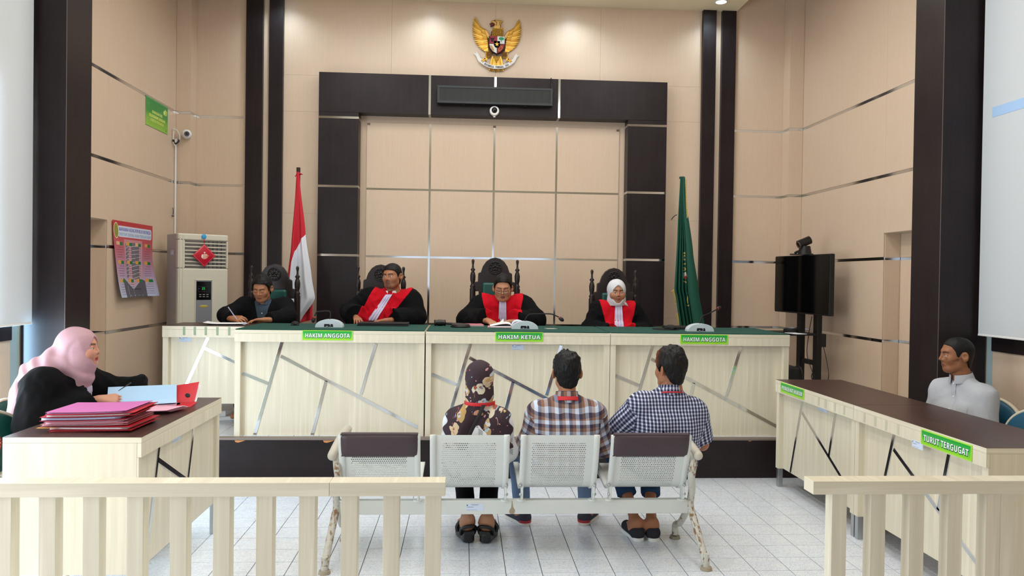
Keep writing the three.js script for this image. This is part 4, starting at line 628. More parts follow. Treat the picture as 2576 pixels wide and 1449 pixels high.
// ------------------------------------------------------------------ flags on poles
function edgeFn(pts) { return t => { for (let i = 0; i < pts.length - 1; i++) if (t <= pts[i + 1][0] || i === pts.length - 2) { const u = clamp((t - pts[i][0]) / (pts[i + 1][0] - pts[i][0]), 0, 1); const s = u * u * (3 - 2 * u); return mix(pts[i][1], pts[i + 1][1], u * 0.6 + s * 0.4); } return pts[0][1]; }; }
{
  const o = thing('national_flag', 'red and white flag draped on a dark pole left of the surround', 'flag', [-1.735, DY, -8.2]);
  mesh('pole', bar([0, 0, 0], [-0.01, 2.42, 0], 0.02, 0.02, 14), std(0x2a1512, 0.4), o); mesh('pole_base', [cyl(0, 0.02, 0, 0.14, 0.12, 0.04, 28), cyl(0, 0.06, 0, 0.05, 0.03, 0.05, 20)], std(0x2a1512, 0.4), o);
  const redM = std(0xc41e30, 0.75), top = 2.37, bot = 0.80;
  const tex = canvasTex(256, 512, (g, W, H) => { g.fillStyle = '#dfe4ee'; g.fillRect(0, 0, W, H); g.fillStyle = '#c41e30'; g.beginPath(); g.moveTo(0, 0); g.lineTo(W, 0); g.lineTo(W, H * 0.415); g.lineTo(W * 0.7, H * 0.445); g.lineTo(W * 0.22, H * 0.53); g.lineTo(W * 0.12, H * 0.6); g.lineTo(W * 0.07, H * 0.8); g.lineTo(W * 0.03, H); g.lineTo(0, H); g.closePath(); g.fill(); });
  const L = edgeFn([[0, -0.022], [0.12, -0.03], [0.5, -0.06], [0.7, -0.09], [1, -0.075]]), R = edgeFn([[0, 0.005], [0.06, 0.012], [0.42, 0.085], [0.7, 0.15], [0.84, 0.185], [1, 0.03]]);
  mesh('flag_cloth', sheet((s, t) => { const d = 1 - t, x = mix(L(d), R(d), s), a = 0.05 * sstep(0.05, 0.6, d); return [x, mix(top, bot, d), 0.04 + a * (0.8 + 0.55 * Math.sin(s * 9 + d * 1.6) * (0.35 + d) + 0.2 * Math.sin(s * 21 - d * 3)) - 0.05 * Math.pow(s - 0.5, 2)]; }, 40, 60, 0.003), std(0xffffff, 0.8, { map: tex }), o);
  mesh('inner_fold', sheet((s, t) => { const d = 1 - t; return [mix(0.015, 0.05 + 0.105 * sstep(0, 0.5, d), s) + 0.0 * d, mix(1.15, 0.79 + 0.035 * s, d), 0.005 + 0.02 * Math.sin(s * 8 + d)]; }, 20, 20, 0.003), redM, o);
  mesh('back_fold', sheet((s, t) => { const d = 1 - t; return [mix(-0.085, 0.05, s), mix(1.2, 0.79, d), -0.02 + 0.015 * Math.sin(s * 9)]; }, 16, 8, 0.003), std(0xd9deea, 0.8), o);
  mesh('tie', [tube([[-0.024, 2.352, 0.012], [0, 2.357, 0.026], [0.024, 2.352, 0.012], [0, 2.352, -0.024]], 0.006, 20, 6, true), tube([[-0.02, 2.35, 0.02], [-0.036, 2.32, 0.03]], 0.005, 6, 6), tube([[0.02, 2.35, 0.02], [0.04, 2.345, 0.03]], 0.005, 6, 6)], redM, o);
}
{
  const o = thing('court_flag', 'dark green court flag with gold fringe draped on a pole at the right', 'flag', [2.345, DY, -8.2]);
  mesh('pole', bar([0, 0, 0], [0.0, 2.40, 0], 0.018, 0.018, 14), M.carve, o); mesh('pole_base', [cyl(0, 0.02, 0, 0.14, 0.12, 0.04, 28), cyl(0, 0.06, 0, 0.05, 0.03, 0.05, 20)], M.carve, o);
  const tex = canvasTex(512, 1024, (g, W, H) => {
    g.fillStyle = '#0c5240'; g.fillRect(0, 0, W, H); g.strokeStyle = '#d0b968'; g.lineWidth = 9;
    const cx = 225; g.strokeRect(cx - 26, H * 0.505, 56, 4); g.strokeRect(cx - 14, H * 0.525, 26, 26); g.beginPath(); g.moveTo(cx - 26, H * 0.58); g.lineTo(cx + 36, H * 0.575); g.stroke(); g.beginPath(); g.moveTo(cx - 20, H * 0.6); g.lineTo(cx + 30, H * 0.625); g.moveTo(cx + 30, H * 0.6); g.lineTo(cx - 20, H * 0.625); g.stroke();
    g.fillStyle = '#e6e2d6'; g.beginPath(); g.ellipse(cx + 8, H * 0.655, 42, 24, 0, 0, 7); g.fill(); g.fillStyle = '#b32a2e'; g.beginPath(); g.ellipse(cx + 16, H * 0.668, 30, 14, 0, 0, 7); g.fill(); g.fillStyle = '#1a1414'; g.beginPath(); g.ellipse(cx + 20, H * 0.652, 14, 9, 0, 0, 7); g.fill(); g.strokeStyle = '#d0b968';
    g.beginPath(); g.moveTo(cx - 34, H * 0.69); g.quadraticCurveTo(cx + 10, H * 0.7, cx + 40, H * 0.72); g.stroke(); g.beginPath(); g.moveTo(cx - 36, H * 0.67); g.quadraticCurveTo(cx - 46, H * 0.72, cx - 30, H * 0.76); g.stroke(); g.beginPath(); g.moveTo(cx + 42, H * 0.77); g.quadraticCurveTo(cx - 10, H * 0.79, cx - 6, H * 0.84); g.stroke(); g.beginPath(); g.moveTo(cx - 18, H * 0.855); g.lineTo(cx + 40, H * 0.85); g.stroke();
  });
  const top = 2.405, bot = 0.79, L = edgeFn([[0, -0.03], [0.35, -0.055], [0.75, -0.085], [0.82, -0.06], [1, -0.02]]), R = edgeFn([[0, 0.022], [0.12, 0.03], [0.5, 0.115], [0.75, 0.18], [1, 0.255]]);
  mesh('flag_cloth', sheet((s, t) => { const d = 1 - t, x = mix(L(d), R(d), s), a = (0.012 + 0.045 * sstep(0, 0.7, d)), fold = s < 0.52 ? Math.sin(s * 46) * (0.5 + 0.5 * sstep(0, 0.1, s)) : 0.6 - 1.6 * Math.pow((s - 0.72) / 0.4, 2); return [x, mix(top, bot, d), 0.03 + a * (0.9 + 0.75 * fold)]; }, 90, 50, 0.003), std(0xffffff, 0.7, { map: tex }), o);
  const fr = std(0xc9b06a, 0.7), fringe = (pts, w) => sheet((s, t) => { const c = fringe.c; const p = c.getPointAt(s); return [p.x - w * (t), p.y - 0.02 * t, p.z + 0.004 * Math.sin(s * 140) + 0.004]; }, 90, 2, 0.004);
  const fpart = (pts, w) => { fringe.c = new THREE.CatmullRomCurve3(pts.map(p => V(...p))); mesh('gold_fringe', fringe(pts, w), fr, o); };
  fpart([[-0.088, 1.195, 0.062], [-0.06, 1.155, 0.066], [-0.052, 1.10, 0.066], [-0.05, 1.06, 0.062]], 0.028); fpart([[-0.042, 0.94, 0.07], [-0.02, 0.88, 0.075], [-0.012, 0.80, 0.075]], 0.026); fpart([[0.034, 2.39, 0.06], [0.036, 2.25, 0.065], [0.042, 2.1, 0.07], [0.05, 1.98, 0.075]], 0.012);
  mesh('cord_tie', tube([[-0.06, 2.0, 0.04], [-0.09, 1.985, 0.045], [-0.125, 1.945, 0.05]], 0.005, 10, 6), std(0x0a3b2f, 0.7), o); mesh('pole_cap', cyl(0, 2.405, 0, 0.03, 0.028, 0.02, 14), std(0x0a3b2f, 0.6), o);
}
// ------------------------------------------------------------------ screen stand with television
{
  const o = thing('television', 'black flat television turned sideways on a stand by the right wall', 'television', [3.475, 1.3, -7.735], -Math.PI / 2 + 0.09);
  mesh('casing', bx(-0.54, 0.54, 0, 0.605, -0.05, 0.0, 0.008), M.blackMat, o); mesh('panel', bx(-0.53, 0.53, 0.014, 0.597, 0.0, 0.004, 0.002), phy(0x050506, 0.08, { specularIntensity: 0.35 }), o);
  const st = thing('television_stand', 'black twin-post stand holding the television, with a small shelf', 'stand', [3.475, DY, -7.735], -Math.PI / 2 + 0.09);
  for (const x of [-0.13, 0.19]) { mesh('post', bx(x - 0.038, x + 0.038, 0.04, 1.5, -0.115, -0.06, 0.004), M.black, st); mesh('foot', bx(x - 0.03, x + 0.03, 0, 0.04, -0.24, 0.26, 0.006), M.black, st); }
  mesh('crossbar', bx(-0.16, 0.22, 0.45, 0.5, -0.10, -0.07, 0.003), M.black, st); mesh('shelf', bx(-0.28, 0.22, 0.755, 0.775, -0.1, 0.22, 0.003), M.black, st); mesh('top_mount', bx(-0.2, 0.25, 1.2, 1.26, -0.06, -0.052), M.black, st);
  const cam = thing('conference_camera', 'black pan-tilt conference camera on top of the television', 'camera', [3.48, 1.906, -7.66], -Math.PI / 2 + 0.6);
  mesh('base', [cyl(0, 0.045, 0, 0.068, 0.052, 0.09, 24), bx(-0.07, 0.07, 0, 0.012, -0.05, 0.05, 0.004)], M.black, cam); const hd = new THREE.CylinderGeometry(0.042, 0.042, 0.13, 24); hd.rotateX(Math.PI / 2); mesh('lens_barrel', hd, std(0x101012, 0.35), cam, [0, 0.128, 0.015], [0.45, -0.5, 0]); mesh('lens_ring', new THREE.TorusGeometry(0.034, 0.007, 8, 20), std(0x5a4634, 0.4), cam, [0.0 - 0.029, 0.098, 0.068], [0.45, -0.5, 0]);
  mesh('mount_arm', [bx(-0.16, -0.02, 0.0, 0.014, -0.02, 0.02, 0.003), tube([[0.03, 0.05, 0], [-0.04, 0.042, 0.02], [-0.1, 0.02, 0.02]], 0.012, 12, 8)], M.black, cam);
  const pk = thing('speaker_puck', 'black round speaker puck on the television stand shelf', 'speaker', [3.36, DY + 0.7755, -7.68]); mesh('body', cyl(0, 0.018, 0, 0.075, 0.075, 0.036, 28), M.blackMat, pk); mesh('top_grille', cyl(0, 0.038, 0, 0.068, 0.066, 0.006, 28), M.black, pk);
  single('paper_sheet', bx(-0.06, 0.06, 0, 0.004, -0.1, 0.1, 0.001), M.paper, 'white paper lying on the television stand shelf', 'paper', [3.33, DY + 0.7755, -7.5], [0, 0.2, 0]);
  const cb = thing('power_cable', 'thin black power cable with adapter dangling from the television stand', 'cable', [3.5, 0, -7.5]);
  mesh('cord', [tube([[0.03, 1.28, -0.08], [0.02, 1.1, -0.12], [0.01, 0.9, -0.13], [0.02, 0.75, -0.05], [0.03, 0.68, 0.02]], 0.004, 40, 6), tube([[0.04, 1.0, 0.16], [0.05, 0.85, 0.22], [0.03, 0.72, 0.3], [0.02, 0.62, 0.26], [0.02, 0.62, 0.12], [0.02, 0.66, -0.04], [0.02, 0.74, 0.0]], 0.004, 50, 6)], M.black, cb); mesh('adapter', bx(0.02, 0.06, 0.99, 1.12, 0.12, 0.18, 0.006), M.black, cb);
  const bag = thing('black_case', 'black case standing on the dais beside the screen stand', 'case', [3.16, DY, -7.35]); mesh('body', bx(-0.11, 0.11, 0, 0.47, -0.13, 0.13, 0.03), M.blackMat, bag); mesh('rim', tube([[0.11, 0.44, -0.12], [0.115, 0.44, 0.12], [0.115, 0.04, 0.12]], 0.008, 20, 6), M.black, bag); mesh('handle', tube([[-0.03, 0.47, -0.05], [-0.03, 0.49, 0], [-0.03, 0.47, 0.05]], 0.008, 12, 6), M.black, bag);
}
// ------------------------------------------------------------------ projection screens on the side walls
for (const s of [-1, 1]) {
  const o = thing('projection_screen', s < 0 ? 'white projection screen hanging at the left edge' : 'white projection screen hanging at the right edge', 'screen', [s < 0 ? -3.0 : 3.715, 1.257, s < 0 ? -4.45 : -4.3]);
  const zf = s < 0 ? -1.1 : -1.02;
  mesh('sheet', bx(-0.0015, 0.0015, 0.012, 2.75, zf, 1.15), M.screen, o); mesh('bottom_bar', bx(-0.006, 0.006, 0, 0.014, zf, 1.15, 0.003), M.white, o); mesh('case', bx(-0.05, 0.05, 2.75, 2.87, zf, 1.18, 0.02), M.white, o);
  if (s > 0) mesh('blue_tape', bx(-0.0035, -0.0016, 1.55, 1.62, -0.92, -0.55), std(0xa9c9ee, 0.6), o);
}
// ------------------------------------------------------------------ people: signed distance fields meshed with surface nets
const hyp = Math.hypot;
const smin = (a, b, k) => { const h = Math.max(k - Math.abs(a - b), 0) / k; return Math.min(a, b) - h * h * k * 0.25; };
const smax = (a, b, k) => -smin(-a, -b, k);
function cap(x, y, z, a, b, ra, rb) {
  const dx = b[0] - a[0], dy = b[1] - a[1], dz = b[2] - a[2], px = x - a[0], py = y - a[1], pz = z - a[2];
  const t = clamp((px * dx + py * dy + pz * dz) / (dx * dx + dy * dy + dz * dz + 1e-9), 0, 1);
  return hyp(px - dx * t, py - dy * t, pz - dz * t) - mix(ra, rb, t);
}
function ell(x, y, z, c, r) { const px = (x - c[0]), py = (y - c[1]), pz = (z - c[2]); const k0 = hyp(px / r[0], py / r[1], pz / r[2]), k1 = hyp(px / (r[0] * r[0]), py / (r[1] * r[1]), pz / (r[2] * r[2])); return k1 < 1e-9 ? -Math.min(...r) : k0 * (k0 - 1) / k1; }
function surfNet(f, lo, hi, c) {
  const n = [0, 1, 2].map(i => Math.ceil((hi[i] - lo[i]) / c / 4) * 4 + 1), [nx, ny, nz] = n, F = new Float32Array(nx * ny * nz), sxy = nx * ny, B = 4;
  for (let k0 = 0; k0 < nz; k0 += B) for (let j0 = 0; j0 < ny; j0 += B) for (let i0 = 0; i0 < nx; i0 += B) {
    const d0 = f(lo[0] + (i0 + 1.5) * c, lo[1] + (j0 + 1.5) * c, lo[2] + (k0 + 1.5) * c), far = Math.abs(d0) > c * 5.2;
    for (let k = k0; k < Math.min(nz, k0 + B); k++) for (let j = j0; j < Math.min(ny, j0 + B); j++) for (let i = i0; i < Math.min(nx, i0 + B); i++) F[i + j * nx + k * sxy] = far ? d0 : f(lo[0] + i * c, lo[1] + j * c, lo[2] + k * c);
  }
  const id = new Int32Array(nx * ny * nz).fill(-1), P = [], I = [];
  const co = [0, 1, nx, nx + 1, sxy, sxy + 1, sxy + nx, sxy + nx + 1], ed = [[0, 1], [2, 3], [4, 5], [6, 7], [0, 2], [1, 3], [4, 6], [5, 7], [0, 4], [1, 5], [2, 6], [3, 7]];
  for (let k = 0; k < nz - 1; k++) for (let j = 0; j < ny - 1; j++) for (let i = 0; i < nx - 1; i++) {
    const o = i + j * nx + k * sxy; let m = 0; for (let q = 0; q < 8; q++) if (F[o + co[q]] < 0) m++;
    if (m === 0 || m === 8) continue;
    let x = 0, y = 0, z = 0, w = 0;
    for (const [a, b] of ed) { const fa = F[o + co[a]], fb = F[o + co[b]]; if ((fa < 0) === (fb < 0)) continue; const t = fa / (fa - fb); x += mix(a & 1, b & 1, t); y += mix(a >> 1 & 1, b >> 1 & 1, t); z += mix(a >> 2 & 1, b >> 2 & 1, t); w++; }
    id[o] = P.length / 3; P.push(lo[0] + (i + x / w) * c, lo[1] + (j + y / w) * c, lo[2] + (k + z / w) * c);
  }
  const q4 = (a, b, d, e, flip) => { if (a < 0 || b < 0 || d < 0 || e < 0) return; if (flip) I.push(a, e, d, a, d, b); else I.push(a, b, d, a, d, e); };
  for (let k = 1; k < nz - 1; k++) for (let j = 1; j < ny - 1; j++) for (let i = 1; i < nx - 1; i++) {
    const o = i + j * nx + k * sxy, s = F[o] < 0;
    if (s !== (F[o + 1] < 0)) q4(id[o - nx - sxy], id[o - sxy], id[o], id[o - nx], !s);
    if (s !== (F[o + nx] < 0)) q4(id[o - 1 - sxy], id[o - 1], id[o], id[o - sxy], !s);
    if (s !== (F[o + sxy] < 0)) q4(id[o - 1 - nx], id[o - nx], id[o], id[o - 1], !s);
  }
  const g = new THREE.BufferGeometry(); g.setAttribute('position', new THREE.Float32BufferAttribute(P, 3)); g.setIndex(I); g.computeVertexNormals(); return g;
}
function paint(g, fn) { const p = g.attributes.position, c = new Float32Array(p.count * 3); for (let i = 0; i < p.count; i++) { const q = fn(p.getX(i), p.getY(i), p.getZ(i)); c[i * 3] = q[0]; c[i * 3 + 1] = q[1]; c[i * 3 + 2] = q[2]; } g.setAttribute('color', new THREE.BufferAttribute(c, 3)); return g; }
const lin = hex => { const c = new THREE.Color(hex); return [c.r, c.g, c.b]; };
const mix3 = (a, b, t) => [mix(a[0], b[0], t), mix(a[1], b[1], t), mix(a[2], b[2], t)];

// --- head, local: x to the person's left, y up, z forward, origin half way up
function headField(o = {}) {
  const w = o.wide || 1, jaw = o.jaw || 1, fem = o.fem ? 1 : 0, ears = o.ears !== false, open = o.open || 0;
  return (X, y, z) => {
    const x = Math.abs(X) / w;
    let d = ell(x, y, z, [0, 0.032, -0.014], [0.075, 0.087, 0.096]);
    d = smin(d, ell(x, y, z, [0, -0.030, 0.022], [0.061 * jaw, 0.078, 0.066]), 0.03);
    d = smin(d, ell(x, y, z, [0, -0.090 - open * 0.5, 0.054], [0.028 * jaw, 0.021, 0.024]), 0.03);
    d = smin(d, cap(x, y, z, [0.046 * jaw, -0.062, 0.006], [0.030 * jaw, -0.086, 0.042], 0.018, 0.014), 0.03);
    d = smin(d, hyp(x - 0.040, y + 0.020, z - 0.051) - 0.023, 0.025);
    d = smin(d, cap(x, y, z, [0, 0.031, 0.079], [0.036, 0.030, 0.066], 0.0095 - 0.004 * fem, 0.009 - 0.003 * fem), 0.02);
    if (fem) d = smin(d, hyp(x - 0.034, y + 0.032, z - 0.052) - 0.026, 0.03);
    d = smax(d, -(hyp((x - 0.031) * 0.8, y - 0.006, z - 0.096) - 0.0155), 0.014);
    d = smin(d, hyp(x - 0.031, y - 0.004, z - 0.070) - 0.0135, 0.005);
    d = smin(d, cap(x, y, z, [0, 0.020, 0.081], [0, -0.021, 0.0985 - 0.004 * fem], 0.0065 - 0.001 * fem, 0.0105 - 0.0015 * fem), 0.011);
    d = smin(d, hyp(x - 0.0125, y + 0.0265, z - 0.0865) - 0.0085, 0.007);
    d = smin(d, cap(x, y, z, [0, -0.0515 + open * 0.1, 0.0865], [0.019, -0.056, 0.077], 0.0055, 0.003), 0.008);
    d = smin(d, cap(x, y, z, [0, -0.0635 - open, 0.0845], [0.017, -0.0605 - open * 0.6, 0.077], 0.0062, 0.003), 0.008);
    d = smax(d, -(cap(x, y, z, [0, -0.0575 - open * 0.5, 0.094], [0.019, -0.0585 - open * 0.3, 0.084], 0.0022 + open * 0.45, 0.0012)), 0.003);
    if (ears) { const ez = z + 0.016 + (x - 0.078) * 0.9; let e = ell(x, y, ez, [0.084, -0.001, 0], [0.0135, 0.033, 0.012]); e = smax(e, -(hyp((x - 0.089) * 1.2, (y - 0.004) * 0.75, ez - 0.011) - 0.0115), 0.004); d = smin(d, e, 0.006); }
    d = smin(d, cap(x, y, z, [0, -0.05, -0.028], [0, -0.19, -0.05], 0.049, 0.056), 0.03);
    return d;
  };
}
function headPaint(o) {
  const skin = lin(o.skin), lip = lin(o.lip || 0x8a4a42), brow = lin(0x1d1512), white = lin(0xd8cfc8), iris = lin(0x1c110c), beard = lin(0x2a1c17), dk = lin(0x3a1d16);
  const eye = o.eye === undefined ? 1 : o.eye;                 // 1 open, 0 looking down
  return (X, y, z) => {
    const x = Math.abs(X) / (o.wide || 1); let c = mix3(skin, lin(0x9c5a4a), 0.10 * sstep(0.03, 0.0, hyp(x - 0.04, y + 0.02)) * (z > 0.03 ? 1 : 0));
    const nn = n3(X * 60, y * 60, z * 60, 3) * 0.03; c = [c[0] * (1 + nn), c[1] * (1 + nn), c[2] * (1 + nn)];
    if (z > 0.045) {
      const lw = 0.0225 * (1 - 0.0); const ly = y + 0.058 + (o.open || 0) * 0.5, la = 0.0105 + (o.open || 0) * 0.6; if (x < lw) { const e = (x / lw) ** 2 + (ly / la) ** 2; if (e < 1.2) c = mix3(c, lip, sstep(1.2, 0.8, e)); if (Math.abs(ly) < 0.0016 + (o.open || 0) * 0.45 * (1 - (x / lw) ** 2) && x < 0.018) c = dk; }
      const by = 0.0245 + 0.004 * Math.sin(clamp((x - 0.012) / 0.036, 0, 1) * 2.6) - y; if (x > 0.010 && x < 0.05) { const e = Math.abs(by) / (0.0045 * (o.browW || 1)); if (e < 1.3) c = mix3(c, brow, 0.85 * sstep(1.3, 0.6, e)); }
      const ex = (x - 0.031) / 0.0135, ey = (y - 0.003) / 0.0048;
      if (eye) { const e = ex * ex + ey * ey; if (e < 1.0) { const gx = (X - Math.sign(X) * 0.031 * (o.wide || 1) - (o.gaze || 0) * 0.005); c = hyp(gx, (y - 0.0035) * 1.0) < 0.0056 ? iris : white; } if (y > 0.003 && e > 0.75 && e < 1.55) c = mix3(c, iris, 0.8); }
      else { const ly2 = y + 0.0035 + 0.0035 * (1 - ex * ex) * 1.0; if (Math.abs(ex) < 1.1 && Math.abs(ly2) < 0.002) c = mix3(c, iris, 0.85); }
      if (Math.abs(x - 0.006) < 0.0035 && Math.abs(y + 0.031) < 0.0022) c = mix3(c, dk, 0.8);
      if (o.moustache && y < -0.037 && y > -0.0505 && x < 0.026) c = mix3(c, beard, o.moustache * sstep(-0.037, -0.043, y + 0.12 * x) * sstep(0.027, 0.02, x));
      if (o.goatee && y < -0.07 && x < 0.03) c = mix3(c, beard, o.goatee * sstep(-0.068, -0.078, y) * sstep(0.034, 0.02, x));
    }
    if (o.stubble && y < -0.03) c = mix3(c, beard, o.stubble * sstep(-0.03, -0.07, y) * (z > -0.01 ? 1 : 0.2));
    if (o.patch && X * o.patch > 0.02 && y < -0.012 && y > -0.045) { const q = n3(X * 75, y * 75, z * 75, 21); if (q > 0.28) c = mix3(c, lin(0x4a2a22), 0.55 * sstep(0.28, 0.5, q)); }
    return c;
  };
}
const HL = [[-0.13, -0.098], [-0.085, -0.096], [-0.062, -0.072], [-0.040, -0.02], [-0.026, 0.024], [-0.010, 0.032], [0.004, 0.010], [0.012, -0.012], [0.022, -0.008], [0.032, 0.032], [0.050, 0.064], [0.075, 0.077], [0.12, 0.079]];
function hairField(o = {}) {
  const th = o.thick || 0.012, sd = o.seed || 1, lift = o.lift || 0, w = (o.wide || 1);
  return (X, y, z) => {
    const x = Math.abs(X) / w; let yl = HL[HL.length - 1][1]; for (let i = 0; i < HL.length - 1; i++) if (z < HL[i + 1][0]) { yl = mix(HL[i][1], HL[i + 1][1], clamp((z - HL[i][0]) / (HL[i + 1][0] - HL[i][0]), 0, 1)); break; }
    if (o.fringe && z > 0.03) yl -= o.fringe * sstep(0.03, 0.06, z);
    const side = o.fade ? o.fade * sstep(0.05, -0.03, y) : 0;
    let d = ell(x, y, z, [0, 0.034 + lift * 0.4, -0.016], [0.075 + th - side, 0.087 + th + lift, 0.096 + th - side * 0.6]);
    const nb = ell(x, y, z, [0, -0.035, -0.036], [0.060 + th * 0.35, 0.085, 0.060 + th * 0.35]); d = smin(d, nb, 0.025);
    d += (o.rough || 0.002) * 0.7 * n3(X * 170, y * 60, z * 170, sd) + (o.rough || 0.002) * 0.8 * n3(X * 60, y * 40, z * 60, sd + 4) + (o.spike || 0) * Math.max(0, n3(X * 55, y * 20, z * 55, sd + 7)) * -sstep(0.06, 0.1, y);
    if (o.high && z > 0.02) yl += o.high * sstep(0.02, 0.06, z);
    d = smax(d, -(hyp((x - 0.088) * 1.1, (y + 0.002) * 0.8, z + 0.012) - 0.024), 0.006);
    return smax(d, (yl - y) * 0.85, 0.006);
  };
}
// --- hand, local: y along the fingers, z out of the palm, x to the thumb
function handField(o = {}) {
  const c = o.curl === undefined ? 0.5 : o.curl, sp = o.spread || 0.06, B = [], kn = [[0.030, 0.084], [0.010, 0.090], [-0.010, 0.088], [-0.028, 0.080]], len = [0.070, 0.078, 0.073, 0.057], rd = [0.0088, 0.0092, 0.0088, 0.0078];
  for (let i = 0; i < 4; i++) {
    B.push([[kn[i][0] * 0.55, 0.0, 0.0], [kn[i][0], kn[i][1], 0], 0.0165, 0.0115]);
    let p = [kn[i][0], kn[i][1], 0], a = (Array.isArray(c) ? c[i] : c) * 0.7; const s = (1.5 - i) * sp;
    [0.45, 0.31, 0.24].forEach((f, j) => { const L = len[i] * f * 1.08, q = [p[0] + Math.sin(s) * L * Math.cos(a), p[1] + Math.cos(a) * L * Math.cos(s), p[2] + Math.sin(a) * L]; B.push([p, q, rd[i] * (1 - 0.08 * j), rd[i] * (1 - 0.08 * (j + 1))]); p = q; a += (Array.isArray(c) ? c[i] : c) * 0.95; });
  }
  const t = o.thumb === undefined ? 0.5 : o.thumb; B.push([[0.016, 0.018, 0.008], [0.036 + 0.010 * (1 - t), 0.046, 0.016 + 0.012 * t], 0.0155, 0.012], [[0.036 + 0.010 * (1 - t), 0.046, 0.016 + 0.012 * t], [0.048 - 0.012 * t, 0.078, 0.022 + 0.016 * t], 0.0115, 0.0098], [[0.048 - 0.012 * t, 0.078, 0.022 + 0.016 * t], [0.044 - 0.022 * t, 0.102, 0.026 + 0.020 * t], 0.0098, 0.0085]);
  return (x, y, z) => { let d = cap(x, y, z * 1.15, [0, -0.04, 0], [0, 0.01, 0], 0.027, 0.026); for (let i = 0; i < 4; i++) d = smin(d, cap(x, y, z, ...B[i * 4]), 0.014); for (let i = 0; i < 4; i++) { let f = 1; for (let j = 1; j < 4; j++) f = Math.min(f, cap(x, y, z, ...B[i * 4 + j])); d = smin(d, f, 0.004); } for (let i = 16; i < 19; i++) d = smin(d, cap(x, y, z, ...B[i]), i === 16 ? 0.014 : 0.005); return d; };
}
const basisM = (pos, yAxis, zHint) => { const y = V(...yAxis).normalize(), z = V(...zHint); z.addScaledVector(y, -z.dot(y)).normalize(); const x = new THREE.Vector3().crossVectors(y, z); return new THREE.Matrix4().makeBasis(x, y, z).setPosition(...pos); };
const headMatrix = (J) => new THREE.Matrix4().makeRotationFromEuler(new THREE.Euler(J.look[1], J.look[0], J.look[2] || 0, 'YXZ')).setPosition(...J.head);

// --- body from joints
function bodyBones(J, g = 1, inc = 0, sel = 'all') {
  const r = v => v * g + inc, T = [], A = [], Lg = [], P = J.pelvis, C = J.chest, N = J.neck, lr = [['L', 1], ['R', -1]];
  const off = (p, s, dx) => { const a = J.turnC || 0; return [p[0] + s * dx * Math.cos(a), p[1], p[2] - s * dx * Math.sin(a)]; };
  for (const [, s] of lr) { T.push([off(P, s, 0.075 * g), off(C, s, 0.075 * g), r(0.115), r(0.105)]); T.push([off(C, s, 0.07 * g), [mix(C[0], N[0], 0.55) + s * 0.05, mix(C[1], N[1], 0.5), mix(C[2], N[2], 0.55)], r(0.105), r(0.075)]); }
  for (const [k, s] of lr) {
    const sh = J['sh' + k], el = J['el' + k], wr = J['wr' + k]; T.push([[N[0] + s * 0.03, N[1] - 0.005, N[2] - 0.005], sh, r(0.058), r(0.056)]); T.push([off(C, s, 0.06), sh, r(0.1), r(0.06)]);
    A.push([sh, el, r(0.056), r(0.043), k]); A.push([el, wr, r(0.042), r(0.029), k]);
    const hp = J['hip' + k], kn = J['kn' + k], an = J['an' + k]; Lg.push([P[0] !== undefined ? off(P, s, 0.07) : hp, hp, r(0.105), r(0.095)]); Lg.push([hp, kn, r(0.088), r(0.058)]); Lg.push([kn, an, r(0.056), r(0.038)]);
  }
  return { T, A, Lg };
}
const fieldOf = (bones, k = 0.05) => (x, y, z) => { let d = 9; for (const b of bones) { const q = cap(x, y, z, b[0], b[1], b[2], b[3]); d = d > 8 ? q : smin(d, q, k); } return d; };
function boundsOf(bones, pad = 0.05) { const lo = [9, 9, 9], hi = [-9, -9, -9]; for (const b of bones) for (const p of [b[0], b[1]]) for (let i = 0; i < 3; i++) { const m = Math.max(b[2], b[3]) + pad; lo[i] = Math.min(lo[i], p[i] - m); hi[i] = Math.max(hi[i], p[i] + m); } return [lo, hi]; }
const sub = (a, b) => [a[0] - b[0], a[1] - b[1], a[2] - b[2]], add = (a, b, k = 1) => [a[0] + b[0] * k, a[1] + b[1] * k, a[2] + b[2] * k], dot = (a, b) => a[0] * b[0] + a[1] * b[1] + a[2] * b[2], norm = a => { const l = hyp(...a); return [a[0] / l, a[1] / l, a[2] / l]; }, lerp3 = (a, b, t) => [mix(a[0], b[0], t), mix(a[1], b[1], t), mix(a[2], b[2], t)];
const foldN = (x, y, z, amp, s) => { if (!amp) return 0; const wx = x + 0.03 * n3(x * 7, y * 7, z * 7, s + 11), wy = y + 0.03 * n3(x * 7, y * 7, z * 7, s + 12); return amp * (0.6 * n3(wx * 9, wy * 5, z * 9, s) + 0.9 * (Math.abs(n3(wx * 13 + wy * 7, wy * 9 - wx * 5, z * 12, s + 3)) - 0.35) + 0.3 * n3(x * 30, y * 18, z * 30, s + 5)); };
